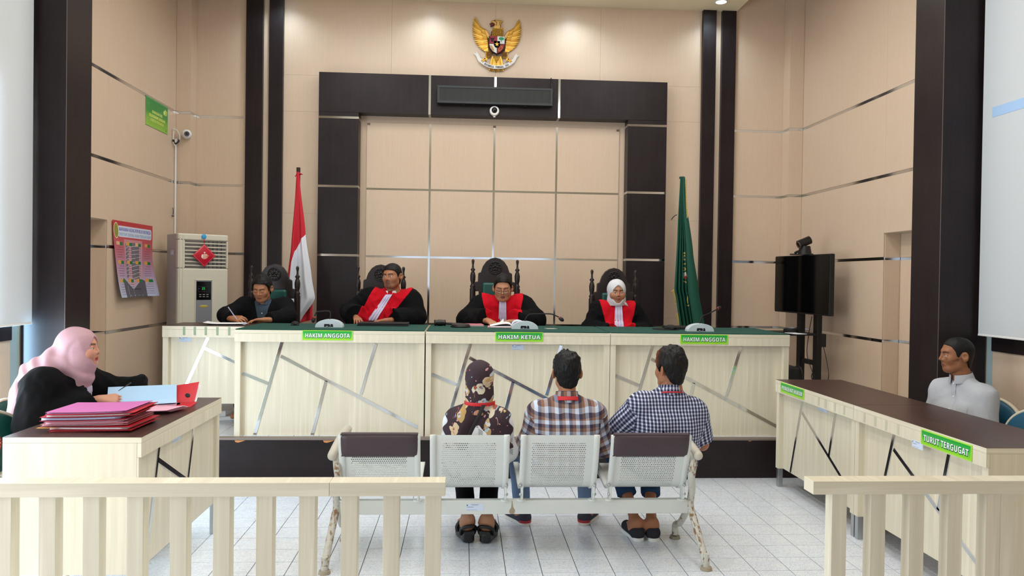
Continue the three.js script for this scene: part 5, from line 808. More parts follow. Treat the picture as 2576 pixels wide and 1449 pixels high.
// cloth over torso and arms, cuffs cut square across
function topField(J, o) {
  const g = o.girth || 1, inc = o.inc, { T, A } = bodyBones(J, g, inc), cuff = o.cuff === undefined ? 1 : o.cuff, armInc = o.armInc || 0, seedN = o.seed || 1, flare = o.flare || 0;
  const arms = []; for (const k of ['L', 'R']) { const a = A.filter(b => b[4] === k); let up = [a[0][0], a[0][1], a[0][2] + armInc, a[0][3] + armInc], lo = [a[1][0], a[1][1], a[1][2] + armInc, a[1][3] + armInc + flare]; let e, d; if (cuff >= 1) { const t = cuff - 1; e = lerp3(a[1][0], a[1][1], t); d = norm(sub(a[1][1], a[1][0])); lo[3] = mix(lo[2], lo[3], t); lo = [lo[0], lerp3(lo[0], lo[1], Math.min(1, t + 0.12)), lo[2], lo[3]]; } else { e = lerp3(a[0][0], a[0][1], cuff); d = norm(sub(a[0][1], a[0][0])); lo = null; } arms.push({ up, lo, e, d }); }
  const hem = o.hem === undefined ? J.pelvis[1] - 0.06 : o.hem;
  return (x, y, z) => {
    let d = 9; for (const b of T) { const q = cap(x, y, z, b[0], b[1], b[2], b[3]); d = d > 8 ? q : smin(d, q, 0.05); }
    if (o.extra) d = smin(d, o.extra(x, y, z), 0.06);
    for (const a of arms) { let q = cap(x, y, z, ...a.up); if (a.lo) q = smin(q, cap(x, y, z, ...a.lo), 0.03); q = Math.max(q, (x - a.e[0]) * a.d[0] + (y - a.e[1]) * a.d[1] + (z - a.e[2]) * a.d[2]); d = smin(d, q, 0.045); }
    d += foldN(x, y, z, o.fold || 0, seedN);
    return Math.max(d, hem - y);
  };
}
function boxOfJ(J, pad = 0.16, legs = false) { const ks = ['pelvis', 'chest', 'neck', 'shL', 'elL', 'wrL', 'shR', 'elR', 'wrR', ...(legs ? ['hipL', 'knL', 'anL', 'hipR', 'knR', 'anR'] : [])], lo = [9, 9, 9], hi = [-9, -9, -9]; for (const k of ks) for (let i = 0; i < 3; i++) { lo[i] = Math.min(lo[i], J[k][i] - pad); hi[i] = Math.max(hi[i], J[k][i] + pad); } return [lo, hi]; }
// uv for cloth: every triangle takes the frame of the limb it lies on
function clothUV(g, J, o = {}) {
  const n = g.toNonIndexed(), p = n.attributes.position, uv = new Float32Array(p.count * 2), segs = [['shL', 'elL'], ['elL', 'wrL'], ['shR', 'elR'], ['elR', 'wrR']].map(([a, b]) => [J[a], J[b]]);
  for (let i = 0; i < p.count; i += 3) {
    const cx = (p.getX(i) + p.getX(i + 1) + p.getX(i + 2)) / 3, cy = (p.getY(i) + p.getY(i + 1) + p.getY(i + 2)) / 3, cz = (p.getZ(i) + p.getZ(i + 1) + p.getZ(i + 2)) / 3;
    let best = -1, bd = 0.095; const outw = k => Math.abs(cx - J.chest[0]) > Math.abs((k < 2 ? J.shL : J.shR)[0] - J.chest[0]) - 0.012 - 0.25 * Math.max(0, J.shL[1] - cy) * 0; segs.forEach(([a, b], k) => { const d = cap(cx, cy, cz, k % 2 ? a : lerp3(a, b, 0.18), b, 0, 0); if (d < bd && outw(k)) { bd = d; best = k; } });
    const up = cy > J.shL[1] - 0.005 && o.yoke;
    for (let j = i; j < i + 3; j++) {
      const q = [p.getX(j), p.getY(j), p.getZ(j)]; let u, v;
      if (best >= 0) { const [a, b] = segs[best], d = norm(sub(b, a)), e = norm(Math.abs(d[1]) > 0.9 ? [d[1], -d[0], 0] : [-d[2], 0, d[0]]), f = [d[1] * e[2] - d[2] * e[1], d[2] * e[0] - d[0] * e[2], d[0] * e[1] - d[1] * e[0]], w = sub(q, a); u = 0.055 * Math.atan2(dot(w, f), dot(w, e)); v = dot(w, d) * -1; }
      else { u = Math.abs(q[0] - J.chest[0]) < 0.14 ? q[0] : q[0] + (q[2] - J.chest[2]) * -0.0; v = q[1] + (up ? Math.abs(q[2] - J.neck[2]) * 0.6 : 0); }
      uv[j * 2] = u; uv[j * 2 + 1] = v;
    }
  }
  n.setAttribute('uv', new THREE.BufferAttribute(uv, 2)); return n;
}
const skinMat = new THREE.MeshPhysicalMaterial({ color: 0xffffff, roughness: 0.55, vertexColors: true }), clothMat = (hex, o = {}) => phy(hex, 0.92, { map: T.fabric, specularIntensity: 0.35, ...o });

function makePerson(cfg) {
  const { J, face } = cfg, o = thing('person', cfg.label, 'person', cfg.pos, cfg.turn || 0);
  // body: torso, limbs, head and hands in one surface
  const B = bodyBones(J, (cfg.girth || 1) * 0.93, -0.004), all = [...B.T, ...B.A, ...B.Lg, [J.neck, J.head, 0.052, 0.05]];
  for (const k of ['L', 'R']) if (J['to' + k]) all.push([add(J['an' + k], [0, -0.03, 0]), J['to' + k], 0.036, 0.026], [add(J['an' + k], [0, -0.035, 0]), add(J['an' + k], norm(sub(J['an' + k], J['to' + k])), 0.035), 0.034, 0.03]);
  const [lo, hi] = boundsOf(all), sk = lin(face.skin), parts = [paint(surfNet(fieldOf(all, 0.045), lo, hi, 0.014), () => sk)];
  const hf = headField(face), hg = paint(surfNet(hf, [-0.105, -0.2, -0.13], [0.105, 0.135, 0.125], face.cell || 0.003), headPaint(face)), HM = headMatrix(J); hg.applyMatrix4(HM); parts.push(hg);
  for (const k of ['L', 'R']) {
    const hd = J['hand' + k] || { dir: norm(sub(J['wr' + k], J['el' + k])), palm: [0, -1, 0.1] }, hgk = surfNet(handField(hd), [-0.075, -0.06, -0.05], [0.075, 0.19, 0.12], hd.cell || 0.0045);
    // thumb to local +x: for a palm along z and fingers along y that is a right hand seen from its back
    const m = basisM(J['wr' + k], hd.dir, hd.palm); if (k === 'L' ? !hd.flip : hd.flip) { hgk.scale(-1, 1, 1); const ix = hgk.index.array; for (let i = 0; i < ix.length; i += 3) { const t = ix[i]; ix[i] = ix[i + 1]; ix[i + 1] = t; } hgk.computeVertexNormals(); }
    hgk.applyMatrix4(m); parts.push(paint(hgk, () => sk));
  }
  mesh('body', parts, skinMat, o);
  if (cfg.hair) { const hr = surfNet(hairField(cfg.hair), [-0.11, -0.11, -0.14], [0.11, 0.16, 0.13], 0.0032); const tip = cfg.hair.tip ? lin(cfg.hair.tip) : null, base = lin(cfg.hair.color); paint(hr, (x, y, z) => { const k = 1 + 0.35 * n3(x * 140, y * 50, z * 140, 5); const c = tip ? mix3(base, tip, cfg.hair.tipAt(x, y, z)) : base; return [c[0] * k, c[1] * k, c[2] * k]; }); hr.applyMatrix4(HM); mesh('hair', hr, new THREE.MeshPhysicalMaterial({ color: 0xffffff, vertexColors: true, roughness: 0.55, specularIntensity: 0.6 }), o); }
  if (cfg.dress) cfg.dress(o, J, HM);
  return o;
}
function legsField(J, inc, g = 1, cut = 1) { const { Lg } = bodyBones(J, g, inc); return (x, y, z) => { let d = 9; for (let i = 0; i < Lg.length; i++) { const b = Lg[i], q0 = cap(x, y, z, b[0], i % 3 === 2 ? lerp3(b[0], b[1], cut) : b[1], b[2], i % 3 === 2 ? mix(b[2], b[3], cut) + 0.006 : b[3]); let q = q0; if (i % 3 === 2) { const e = lerp3(b[0], b[1], cut), dn = norm(sub(b[1], b[0])); q = Math.max(q0, (x - e[0]) * dn[0] + (y - e[1]) * dn[1] + (z - e[2]) * dn[2]); } d = d > 8 ? q : smin(d, q, 0.03); } return d + foldN(x, y, z, 0.004, 31); }; }
function legsBox(J, pad = 0.13) { const lo = [9, 9, 9], hi = [-9, -9, -9]; for (const k of ['pelvis', 'hipL', 'knL', 'anL', 'hipR', 'knR', 'anR']) for (let i = 0; i < 3; i++) { lo[i] = Math.min(lo[i], J[k][i] - pad); hi[i] = Math.max(hi[i], J[k][i] + pad); } return [lo, hi]; }
const trousers = (o, J, mat, cut = 1, name = 'trousers', g = 1) => { const [lo, hi] = legsBox(J); return mesh(name, muv(surfNet(legsField(J, 0.012, g, cut), lo, hi, 0.012)), mat, o); };
function shoe(o, J, k, mat, sole, high = 0.0) {
  const a = J['an' + k], t = J['to' + k], d = norm([t[0] - a[0], 0, t[2] - a[2]]), heel = add(a, d, -0.05), toe = add(a, d, 0.17), y0 = 0.0, M4 = basisM([a[0], J.floor || 0, a[2]], [0, 1, 0], d);
  const f = (x, y, z) => { let q = cap(x, y, z, [0, 0.045, -0.03], [0, 0.038, 0.14], 0.042, 0.036); q = smin(q, cap(x, y, z, [0, 0.055, -0.035], [0, 0.07, 0.0], 0.036, 0.034), 0.03); q = Math.max(q, y - 0.085); q = Math.max(q, -cap(x, y, z, [0, 0.09, -0.02], [0, 0.12, -0.02], 0.034, 0.04)); return Math.max(q, 0.018 - y); };
  const g = surfNet(f, [-0.06, 0, -0.1], [0.06, 0.11, 0.2], 0.005); g.applyMatrix4(M4); const s = mesh('shoe', muv(g), mat, o);
  const sg = extr(smoothShape([[0, -0.078], [0.032, -0.06], [0.036, 0.0], [0.043, 0.09], [0.034, 0.155], [0, 0.182], [-0.034, 0.155], [-0.043, 0.09], [-0.036, 0], [-0.032, -0.06]], 40), 0.022, 0.003); sg.rotateX(Math.PI / 2); sg.translate(0, 0.022, 0); sg.scale(1, 1, 1); sg.applyMatrix4(M4); mesh('sole', muv(sg), sole, s); return s;
}
// ------------------------------------------------------------------ the people of the hearing
const seatJ = (o) => ({ hipL: [0.09, o.pelvis[1] - 0.02, 0.02], hipR: [-0.09, o.pelvis[1] - 0.02, 0.02], knL: [0.13, o.pelvis[1] - 0.02, 0.43], knR: [-0.13, o.pelvis[1] - 0.02, 0.43], anL: [0.13, 0.09, 0.44], anR: [-0.13, 0.09, 0.44], toL: [0.15, 0.035, 0.58], toR: [-0.15, 0.035, 0.58], look: [0, 0, 0], ...o });
const frontZ = (f, x, y, z0 = 0.45) => { for (let z = z0; z > -0.3; z -= 0.004) if (f(x, y, z) < 0) return z; return 0; };
const ax = (J, y) => J.lean !== undefined ? J.neck[0] + (J.neck[1] + 0.04 - y) * J.lean : mix(J.pelvis[0], J.neck[0], clamp((y - J.pelvis[1]) / (J.neck[1] - J.pelvis[1]), 0, 1.15));
function collar(o, J, mat, name, h = 0.045, r = 0.062, up = 0.03, gap = 0.16) {
  const N = J.neck, d = norm(sub(J.head, N)); d[2] *= 0.5;
  return mesh(name, sheet((s, t) => { const a = Math.PI * 0.5 + gap + s * (Math.PI * 2 - 2 * gap), rr2 = r + 0.012 * (1 - t); return [N[0] + d[0] * (up + h * t) + Math.cos(a) * rr2, N[1] + up + h * t - 0.018 * Math.sin(a) * (1 - 0.3 * t), N[2] + d[2] * (up + h * t) + Math.sin(a) * rr2 * 1.08]; }, 48, 4, 0.004), mat, o);
}
function jabot(o, J, f, y0, y1, w0, w1, mat, dx = 0, seedj = 1) {            // pleated white bands on the chest
  return mesh('white_bands', sheet((s, t) => { const d = 1 - t, y = mix(y0, y1, d), cx = ax(J, y) + dx * d, x = cx + (s - 0.5) * mix(w0, w1, d); return [x, y, frontZ(f, cx, y) + 0.016 + 0.004 * Math.cos(s * 19 + seedj) - 0.012 * Math.pow(s - 0.5, 2)]; }, 28, 16, 0.004), mat, o);
}
const white2 = std(0xcfcbe6, 0.8), robeMat = clothMat(0x08080a), redMat = clothMat(0xcc0f22), blackCloth = clothMat(0x0d0e12);
function robe(o, J, c = {}) {
  const f = topField(J, { inc: 0.026, armInc: 0.022, flare: 0.035, cuff: c.cuff || 1.88, fold: 0.015, seed: c.seed || 2, girth: c.girth || 1, hem: J.pelvis[1] - 0.1 }), [lo, hi] = boxOfJ(J, 0.2);
  mesh('robe', muv(surfNet(f, lo, hi, 0.0085)), robeMat, o);
  if (c.yoke) {
    const N = J.neck, gg = (x, y, z) => { const a = Math.abs(x - ax(J, y)), t = N[1] + 0.07 - y, w = mix(c.yoke[0], c.yoke[1], clamp(t / c.yoke[2], 0, 1)); return Math.max(f(x, y, z) - 0.006, -(f(x, y, z) + 0.006), a - w, t - (z > N[2] - 0.02 ? c.yoke[2] : 0.12)); };
    mesh('red_yoke', muv(surfNet(gg, [N[0] - 0.36, N[1] - 0.46, N[2] - 0.3], [N[0] + 0.36, N[1] + 0.12, N[2] + 0.34], 0.006)), redMat, o);
  }
  mesh('robe_collar', collarGeo(J, 0.04, 0.066, 0.022), robeMat, o);
  return f;
}
function collarGeo(J, h, r, up) { const N = J.neck; return sheet((s, t) => { const a = Math.PI * 0.5 + 0.5 + s * (Math.PI * 2 - 1.0), q = r + 0.012 * (1 - t); return [N[0] + Math.cos(a) * q, N[1] + up + h * t - 0.02 * Math.sin(a), N[2] + 0.012 + Math.sin(a) * q * 1.1]; }, 36, 3, 0.006); }
function hijab(o, J, HM, mat, c) {
  const inv = HM.clone().invert(), e = inv.elements, N = J.neck;
  const f = (x, y, z) => {
    const lx = e[0] * x + e[4] * y + e[8] * z + e[12], ly = e[1] * x + e[5] * y + e[9] * z + e[13], lz = e[2] * x + e[6] * y + e[10] * z + e[14];
    let h = ell(lx, ly, lz, [0, 0.030, -0.018], [0.092, 0.103, 0.113]);
    h = smin(h, ell(lx, ly, lz, [0, -0.060, 0.006], [c.cheek || 0.078, 0.078, 0.083]), 0.04); h = smin(h, cap(lx, ly, lz, [0, -0.09, -0.02], [0, -0.17, -0.03], ...(c.neckR || [0.074, 0.082])), 0.05);
    for (const b of c.drape || []) h = smin(h, cap(x, y, z, ...b), c.k || 0.06);
    h += foldN(x, y, z, c.fold || 0.006, c.seed || 3) + (c.pleat || 0) * Math.sin((y * 0.7 + Math.abs(lz) * 0.35 + lx * 0.2) * 95) * sstep(-0.05, -0.12, ly);
    if (c.swirl) { const r = hyp(ly + 0.03, lz - 0.07) + 0.25 * Math.abs(lx); h += c.swirl * Math.sin(r * 78 + 2.2 * n3(x * 6, y * 6, z * 6, 4)) * sstep(0.1, 0.14, r) * sstep(0.11, 0.0, ly) * sstep(-0.28, -0.18, ly); }
    const pk = lx / (c.open[2] * (1 - 0.35 * sstep(0.02, 0.08, ly)));
    const op = ell(pk * c.open[2], ly, lz, [0, c.open[1], 0.115], [c.open[2], c.open[3], 0.085]);
    h = smax(h, -op, 0.006);
    if (c.cut) h = Math.max(h, c.cut(x, y, z));
    return h;
  };
  const pts = [J.head, ...(c.drape || []).flatMap(b => [b[0], b[1]])], lo = [9, 9, 9], hi = [-9, -9, -9]; for (const p of pts) for (let i = 0; i < 3; i++) { lo[i] = Math.min(lo[i], p[i] - 0.16); hi[i] = Math.max(hi[i], p[i] + 0.16); }
  const g = surfNet(f, lo, hi, c.cell || 0.005);
  if (c.planar) { const p = g.attributes.position, uv = new Float32Array(p.count * 2); for (let i = 0; i < p.count; i++) { uv[i * 2] = p.getX(i) + 0.35 * p.getZ(i); uv[i * 2 + 1] = p.getY(i) - 0.25 * p.getZ(i); } g.setAttribute('uv', new THREE.BufferAttribute(uv, 2)); return mesh('headscarf', g, mat, o); }
  return mesh('headscarf', muv(g), mat, o);
}
const tplaid = (k, fn) => { const t = dataTex(256, 256, fn); t.repeat.set(1 / k, 1 / k); return t; };

// the woman at the left desk
makePerson({
  label: 'woman in dusty pink headscarf and black robe writing at the left desk', pos: [-2.36, 0, -4.58], turn: Math.PI / 2, girth: 1.0,
  face: { skin: 0xc98f74, lip: 0xb5403c, ears: false, fem: 1, wide: 0.96, cell: 0.0026, browW: 0.9 },
  J: seatJ({ pelvis: [0, 0.54, 0], chest: [-0.01, 0.80, 0.04], neck: [-0.01, 0.985, 0.10], head: [-0.01, 1.177, 0.162], look: [0.06, -0.08], shL: [0.16, 0.975, 0.07], shR: [-0.175, 0.985, 0.04], elL: [0.29, 0.88, 0.24], wrL: [0.34, 0.888, 0.42], elR: [-0.27, 0.80, 0.03], wrR: [-0.03, 0.888, 0.275],
    handL: { dir: [0.15, 0, 0.9], palm: [0, -1, 0], curl: 0.2, cell: 0.003 }, handR: { dir: [0.35, 0.02, 0.75], palm: [0.6, -0.75, 0], curl: [0.75, 0.95, 1.1, 1.15], thumb: 0.9, cell: 0.0026 } }),
  dress(o, J, HM) {
    const f = robe(o, J, { cuff: 1.86, seed: 5 }); trousers(o, J, blackCloth);
    jabot(o, J, f, 0.99, 0.84, 0.05, 0.085, white2);
    hijab(o, J, HM, clothMat(0xc79fa8, { roughness: 0.7 }), { open: [0, -0.012, 0.056, 0.088], cheek: 0.072, fold: 0.005, swirl: 0.0045, seed: 8, cell: 0.0042, k: 0.045, drape: [[[-0.01, 1.05, 0.12], [-0.015, 1.02, 0.165], 0.062, 0.036], [[-0.01, 1.05, 0.08], [-0.09, 1.04, 0.03], 0.085, 0.06], [[-0.01, 1.05, 0.08], [0.08, 1.04, 0.04], 0.08, 0.06], [[-0.02, 1.10, 0.04], [-0.05, 1.04, -0.05], 0.092, 0.085], [[-0.05, 1.03, -0.07], [-0.08, 0.93, -0.13], 0.07, 0.05], [[-0.08, 0.93, -0.13], [-0.09, 0.74, -0.185], 0.05, 0.03]] });
  },
});
// the clerk
makePerson({
  label: 'man in black blazer and grey shirt writing at the clerk desk', pos: [-1.87, DY, -7.5], girth: 0.98,
  face: { skin: 0xa9714f, eye: 0, cell: 0.0028, lip: 0x8c5247 }, hair: { color: 0x070606, thick: 0.013, rough: 0.003, lift: 0.006 },
  J: seatJ({ pelvis: [0, 0.52, 0], chest: [-0.01, 0.83, 0.06], neck: [-0.01, 0.995, 0.11], head: [-0.012, 1.155, 0.175], look: [-0.12, 0.33, -0.02], shL: [0.17, 0.985, 0.08], shR: [-0.19, 0.985, 0.08], elL: [0.25, 0.905, 0.26], wrL: [0.10, 0.885, 0.47], elR: [-0.32, 0.91, 0.24], wrR: [-0.20, 0.892, 0.44],
    handL: { dir: [-0.85, 0.0, 0.35], palm: [0, -1, 0.2], curl: 0.35, cell: 0.003 }, handR: { dir: [0.8, 0.0, 0.5], palm: [0.4, -0.6, -0.3], curl: [0.7, 0.9, 1.1, 1.2], thumb: 0.9, cell: 0.003 } }),
  dress(o, J) {
    const f = topField(J, { inc: 0.022, armInc: 0.01, cuff: 1.87, fold: 0.007, seed: 12, hem: 0.44 }), [lo, hi] = boxOfJ(J, 0.18), N = J.neck;
    const sf = topField(J, { inc: 0.012, cuff: 0.3, fold: 0.003, seed: 3, hem: 0.44 }); mesh('shirt', muv(surfNet(sf, lo, hi, 0.009)), clothMat(0x4a5765), o);
    const open = (x, y, z) => { const a = Math.abs(x - N[0]), t = N[1] + 0.05 - y; return z > N[2] - 0.02 ? a - mix(0.075, 0.012, clamp(t / 0.27, 0, 1)) : 1; };
    mesh('blazer', muv(surfNet((x, y, z) => smax(f(x, y, z), -open(x, y, z), 0.004), lo, hi, 0.007)), blackCloth, o);
    collar(o, J, clothMat(0x4a5765), 'shirt_collar', 0.04, 0.06, 0.03, 0.35); trousers(o, J, blackCloth);
    for (const y of [0.93, 0.86]) mesh('button', sph(N[0], y, frontZ(sf, N[0], y) + 0.002, 0.006, 0.006, 0.003), M.paper, o);
  },
});
// the judge with the moustache
makePerson({
  label: 'judge with moustache in red and black robe leaning and looking aside', pos: [-0.86, DY, -7.56], girth: 1.12,
  face: { skin: 0xa46c4c, wide: 1.06, jaw: 1.12, moustache: 0.75, goatee: 0.4, stubble: 0.15, cell: 0.0026, lip: 0x8f5346, gaze: -0.6, browW: 1.2 }, hair: { color: 0x080707, thick: 0.009, rough: 0.0016, fringe: 0.008, wide: 1.06 },
  J: seatJ({ pelvis: [0, 0.52, 0], chest: [0.08, 0.86, 0.05], neck: [0.155, 1.085, 0.07], head: [0.172, 1.29, 0.12], look: [-0.42, 0.05, 0.03], lean: -0.62, shL: [0.345, 1.055, 0.05], shR: [-0.03, 1.07, 0.06], elL: [0.41, 0.90, 0.16], wrL: [0.16, 0.885, 0.44], elR: [-0.22, 0.955, 0.10], wrR: [-0.115, 0.90, 0.42],
    handL: { dir: [-0.8, -0.02, 0.5], palm: [0, -1, 0.1], curl: 0.4, cell: 0.0035 }, handR: { dir: [0.2, -0.05, 0.9], palm: [0, -1, 0], curl: 0.5, cell: 0.0035 } }),
  dress(o, J) { const f = robe(o, J, { yoke: [0.185, 0.14, 0.30], seed: 21, girth: 1.12, cuff: 1.84 }); jabot(o, J, f, 1.12, 0.87, 0.06, 0.085, white2, 0); collar(o, J, M.white, 'shirt_collar', 0.035, 0.066, 0.045, 0.3); trousers(o, J, blackCloth); },
});
// the presiding judge
makePerson({
  label: 'judge in glasses and red and black robe reading an open book', pos: [0.375, DY, -7.53], girth: 1.05,
  face: { skin: 0xb57f5f, wide: 1.04, jaw: 1.1, eye: 0, open: 0.004, moustache: 0.35, cell: 0.0026, lip: 0x8f5346 }, hair: { color: 0x060506, thick: 0.012, lift: 0.01, rough: 0.0025, spike: 0.006, wide: 1.02, high: 0.008 },
  J: seatJ({ pelvis: [0, 0.52, 0], chest: [0, 0.85, 0.06], neck: [0, 1.04, 0.12], head: [0.0, 1.187, 0.20], look: [-0.06, 0.22], shL: [0.19, 1.03, 0.09], shR: [-0.19, 1.02, 0.09], elL: [0.32, 0.90, 0.22], wrL: [0.06, 0.885, 0.45], elR: [-0.34, 0.895, 0.22], wrR: [-0.14, 0.895, 0.50],
    handL: { dir: [-0.9, -0.02, 0.2], palm: [0, -1, 0.1], curl: 0.3, cell: 0.003 }, handR: { dir: [0.35, -0.15, 0.85], palm: [0.1, -1, 0], curl: 0.35, cell: 0.0026 } }),
  dress(o, J, HM) {
    const f = robe(o, J, { yoke: [0.20, 0.13, 0.31], seed: 24, girth: 1.05, cuff: 1.84 }); jabot(o, J, f, 1.08, 0.885, 0.062, 0.075, white2); collar(o, J, M.white, 'shirt_collar', 0.03, 0.064, 0.035, 0.3); trousers(o, J, blackCloth);
    const gl = new THREE.Group(); gl.name = 'eyeglasses'; gl.applyMatrix4(HM); o.add(gl); const fm = std(0x2a1a16, 0.35);
    const rim = []; for (const s of [-1, 1]) { const t = new THREE.TorusGeometry(0.0215, 0.0018, 6, 28); t.scale(1.08, 0.92, 1); t.translate(s * 0.031, -0.002, 0.101); rim.push(t); rim.push(bar([s * 0.054, 0.004, 0.099], [s * 0.078, 0.006, 0.0], 0.0018, 0.0016, 6)); } rim.push(bar([-0.008, 0.002, 0.102], [0.008, 0.002, 0.102], 0.0018)); mesh('frame', rim, fm, gl);
    for (const s of [-1, 1]) mesh('lens', cyl(s * 0.031, -0.002, 0.1008, 0.021, 0.021, 0.0012, 24, 'z'), M.glass, gl);
  },
});
// the judge in the white headscarf
makePerson({
  label: 'judge in white headscarf and red and black robe facing forward', pos: [1.515, DY, -7.58], girth: 0.95,
  face: { skin: 0xad7658, ears: false, fem: 1, wide: 1.06, jaw: 1.05, cell: 0.0026, lip: 0x9a4f4a },
  J: seatJ({ pelvis: [0, 0.50, 0], chest: [0, 0.82, 0.05], neck: [0, 0.995, 0.06], head: [-0.012, 1.165, 0.11], look: [0.02, 0.05], shL: [0.165, 0.975, 0.05], shR: [-0.165, 0.975, 0.05], elL: [0.27, 0.80, 0.12], wrL: [0.10, 0.76, 0.36], elR: [-0.27, 0.80, 0.12], wrR: [-0.10, 0.76, 0.36] }),
  dress(o, J, HM) {
    const f = robe(o, J, { yoke: [0.178, 0.10, 0.33], seed: 27, girth: 0.95 }); jabot(o, J, f, 1.045, 0.80, 0.065, 0.095, white2); trousers(o, J, blackCloth);
    hijab(o, J, HM, clothMat(0xdfe0e4, { roughness: 0.75 }), { open: [0, -0.012, 0.064, 0.096], cheek: 0.072, fold: 0.004, seed: 14, cell: 0.0042, drape: [[[0, 1.06, 0.08], [0, 1.03, 0.1], 0.07, 0.05]], cut: (x, y, z) => 1.035 - y + 0.35 * Math.max(0, z - 0.06) * 0 - 0 });
    mesh('scarf_end', sheet((s, t) => [0.05 + 0.025 * s + 0.015 * (1 - t), 1.075 - 0.03 * (1 - t) - 0.01 * s, 0.165 + 0.006 * Math.sin(s * 7)], 8, 4, 0.003), clothMat(0xdfe0e4), o);
  },
});
// the woman on the bench
makePerson({
  label: 'woman in floral headscarf on the bench, seen from behind', pos: [0.1, 0, -4.70], turn: Math.PI, girth: 0.92,
  face: { skin: 0xb98464, ears: false, cell: 0.004 },
  J: seatJ({ pelvis: [0, 0.49, 0], chest: [0, 0.655, -0.01], neck: [0, 0.795, 0.0], head: [-0.008, 0.985, 0.025], look: [-0.1, 0.1], shL: [0.13, 0.735, 0.0], shR: [-0.13, 0.735, 0.0], elL: [0.195, 0.55, 0.04], wrL: [0.12, 0.50, 0.26], elR: [-0.195, 0.55, 0.04], wrR: [-0.12, 0.50, 0.26],
    hipL: [0.08, 0.47, 0.03], hipR: [-0.08, 0.47, 0.03], knL: [0.10, 0.45, 0.40], knR: [-0.10, 0.45, 0.40], anL: [0.058, 0.14, 0.02], anR: [-0.064, 0.14, 0.01], toL: [0.095, 0.075, 0.16], toR: [-0.105, 0.075, 0.15] }),
  dress(o, J, HM) {
    const f = topField(J, { inc: 0.008, armInc: 0.004, cuff: 1.85, fold: 0.006, seed: 41, girth: 0.95, hem: 0.42 }), [lo, hi] = boxOfJ(J, 0.16); const sm = canvasTex(256, 256, (g, w) => { g.fillStyle = '#e6e9ee'; g.fillRect(0, 0, w, w); g.strokeStyle = '#4a5666'; g.lineWidth = 3; for (let k = 0; k < 6; k++) for (let i = 0; i < 4; i++) { const x = (k * 97) % 256, y = (k * 61) % 256 + i * 9; g.beginPath(); g.moveTo(x, y); g.lineTo(x + 34, y - 20); g.stroke(); } }); sm.repeat.set(4, 4);
    mesh('blouse', muv(surfNet(f, lo, hi, 0.009)), std(0xffffff, 0.85, { map: sm }), o); trousers(o, J, clothMat(0x0e0e12), 0.86, 'trousers', 0.95);
    const t = canvasTex(1024, 1024, (g, w) => {
      g.fillStyle = '#33202a'; g.fillRect(0, 0, w, w); const blob = (x, y, r, c, n = 7, j = 0.45) => { for (const [dx, dy] of [[0, 0], [w, 0], [-w, 0], [0, w], [0, -w]]) { g.fillStyle = c; g.beginPath(); for (let i = 0; i <= n; i++) { const a = i / n * 6.283, q = r * (1 - j + 2 * j * h2(i % n, (x * 7 + y) | 0, 5)); i ? g.quadraticCurveTo(x + dx + q * 1.25 * Math.cos(a - 3.1416 / n), y + dy + q * 1.25 * Math.sin(a - 3.1416 / n), x + dx + q * Math.cos(a), y + dy + q * Math.sin(a)) : g.moveTo(x + dx + q, y + dy); } g.fill(); } };
      for (let i = 0; i < 26; i++) { const x = rnd() * w, y = rnd() * w; blob(x, y, rr(38, 74), ['#c9ab78', '#d8cdb6', '#b89a62', '#aebfcb', '#d9c1a0'][i % 5], 8, 0.5); blob(x + rr(-24, 24), y + rr(-24, 24), rr(22, 40), ['#d6d4cf', '#b9c7cf', '#c7a46a', '#a4553f', '#e0b9a8'][(i * 3) % 5], 7, 0.5); blob(x + rr(-20, 20), y + rr(-20, 20), rr(8, 18), ['#8e3a3c', '#e6c9a0', '#7a8fa6'][i % 3], 6, 0.5); }
      for (let i = 0; i < 46; i++) { g.fillStyle = ['#8fb6cf', '#c8909a', '#d4b58a', '#9a4a52'][i % 4]; g.beginPath(); g.ellipse(rnd() * w, rnd() * w, rr(6, 24), rr(6, 14), rnd() * 3, 0, 7); g.fill(); }
      g.lineWidth = 7; for (let i = 0; i < 26; i++) { g.strokeStyle = ['#a8505a', '#cda0a0', '#b07a4a'][i % 3]; const x = rnd() * w, y = rnd() * w; g.beginPath(); g.moveTo(x, y); g.bezierCurveTo(x + rr(-60, 60), y + rr(-60, 60), x + rr(-60, 60), y + rr(-60, 60), x + rr(-90, 90), y + rr(-90, 90)); g.stroke(); } });
    t.repeat.set(2.6, 2.6);
    hijab(o, J, HM, std(0xffffff, 0.8, { map: t }), { open: [0, -0.012, 0.054, 0.085], fold: 0.006, seed: 44, cell: 0.005, planar: true, k: 0.03, neckR: [0.080, 0.076], drape: [[[0.03, 0.79, 0.0], [0.13, 0.745, 0.0], 0.07, 0.082], [[-0.03, 0.79, 0.0], [-0.13, 0.745, 0.0], 0.07, 0.082], [[-0.09, 0.72, -0.015], [-0.11, 0.60, -0.02], 0.118, 0.125], [[0.09, 0.72, -0.015], [0.11, 0.60, -0.02], 0.118, 0.125], [[0, 0.80, 0.04], [0, 0.70, 0.08], 0.07, 0.09]], cut: (x, y, z) => Math.max(0.6 - y, Math.abs(x) - 0.2 + 0.015 * Math.sin(y * 60)) });
    const ly = mesh('red_lanyard', (() => { const c = []; for (let i = 0; i <= 40; i++) { const a = i / 40 * 6.283; c.push([-0.005 + 0.092 * Math.cos(a), 0.868 + 0.0 - 0.012 * Math.sin(a), 0.008 + 0.098 * Math.sin(a)]); } return sheet((s, t2) => { const a = s * 6.283; return [-0.008 + 0.093 * Math.cos(a), 0.852 + 0.02 * t2 - 0.025 * Math.max(0, Math.sin(a)), -0.004 + 0.096 * Math.sin(a)]; }, 48, 1, 0.004); })(), std(0xcf1f28, 0.6), o);
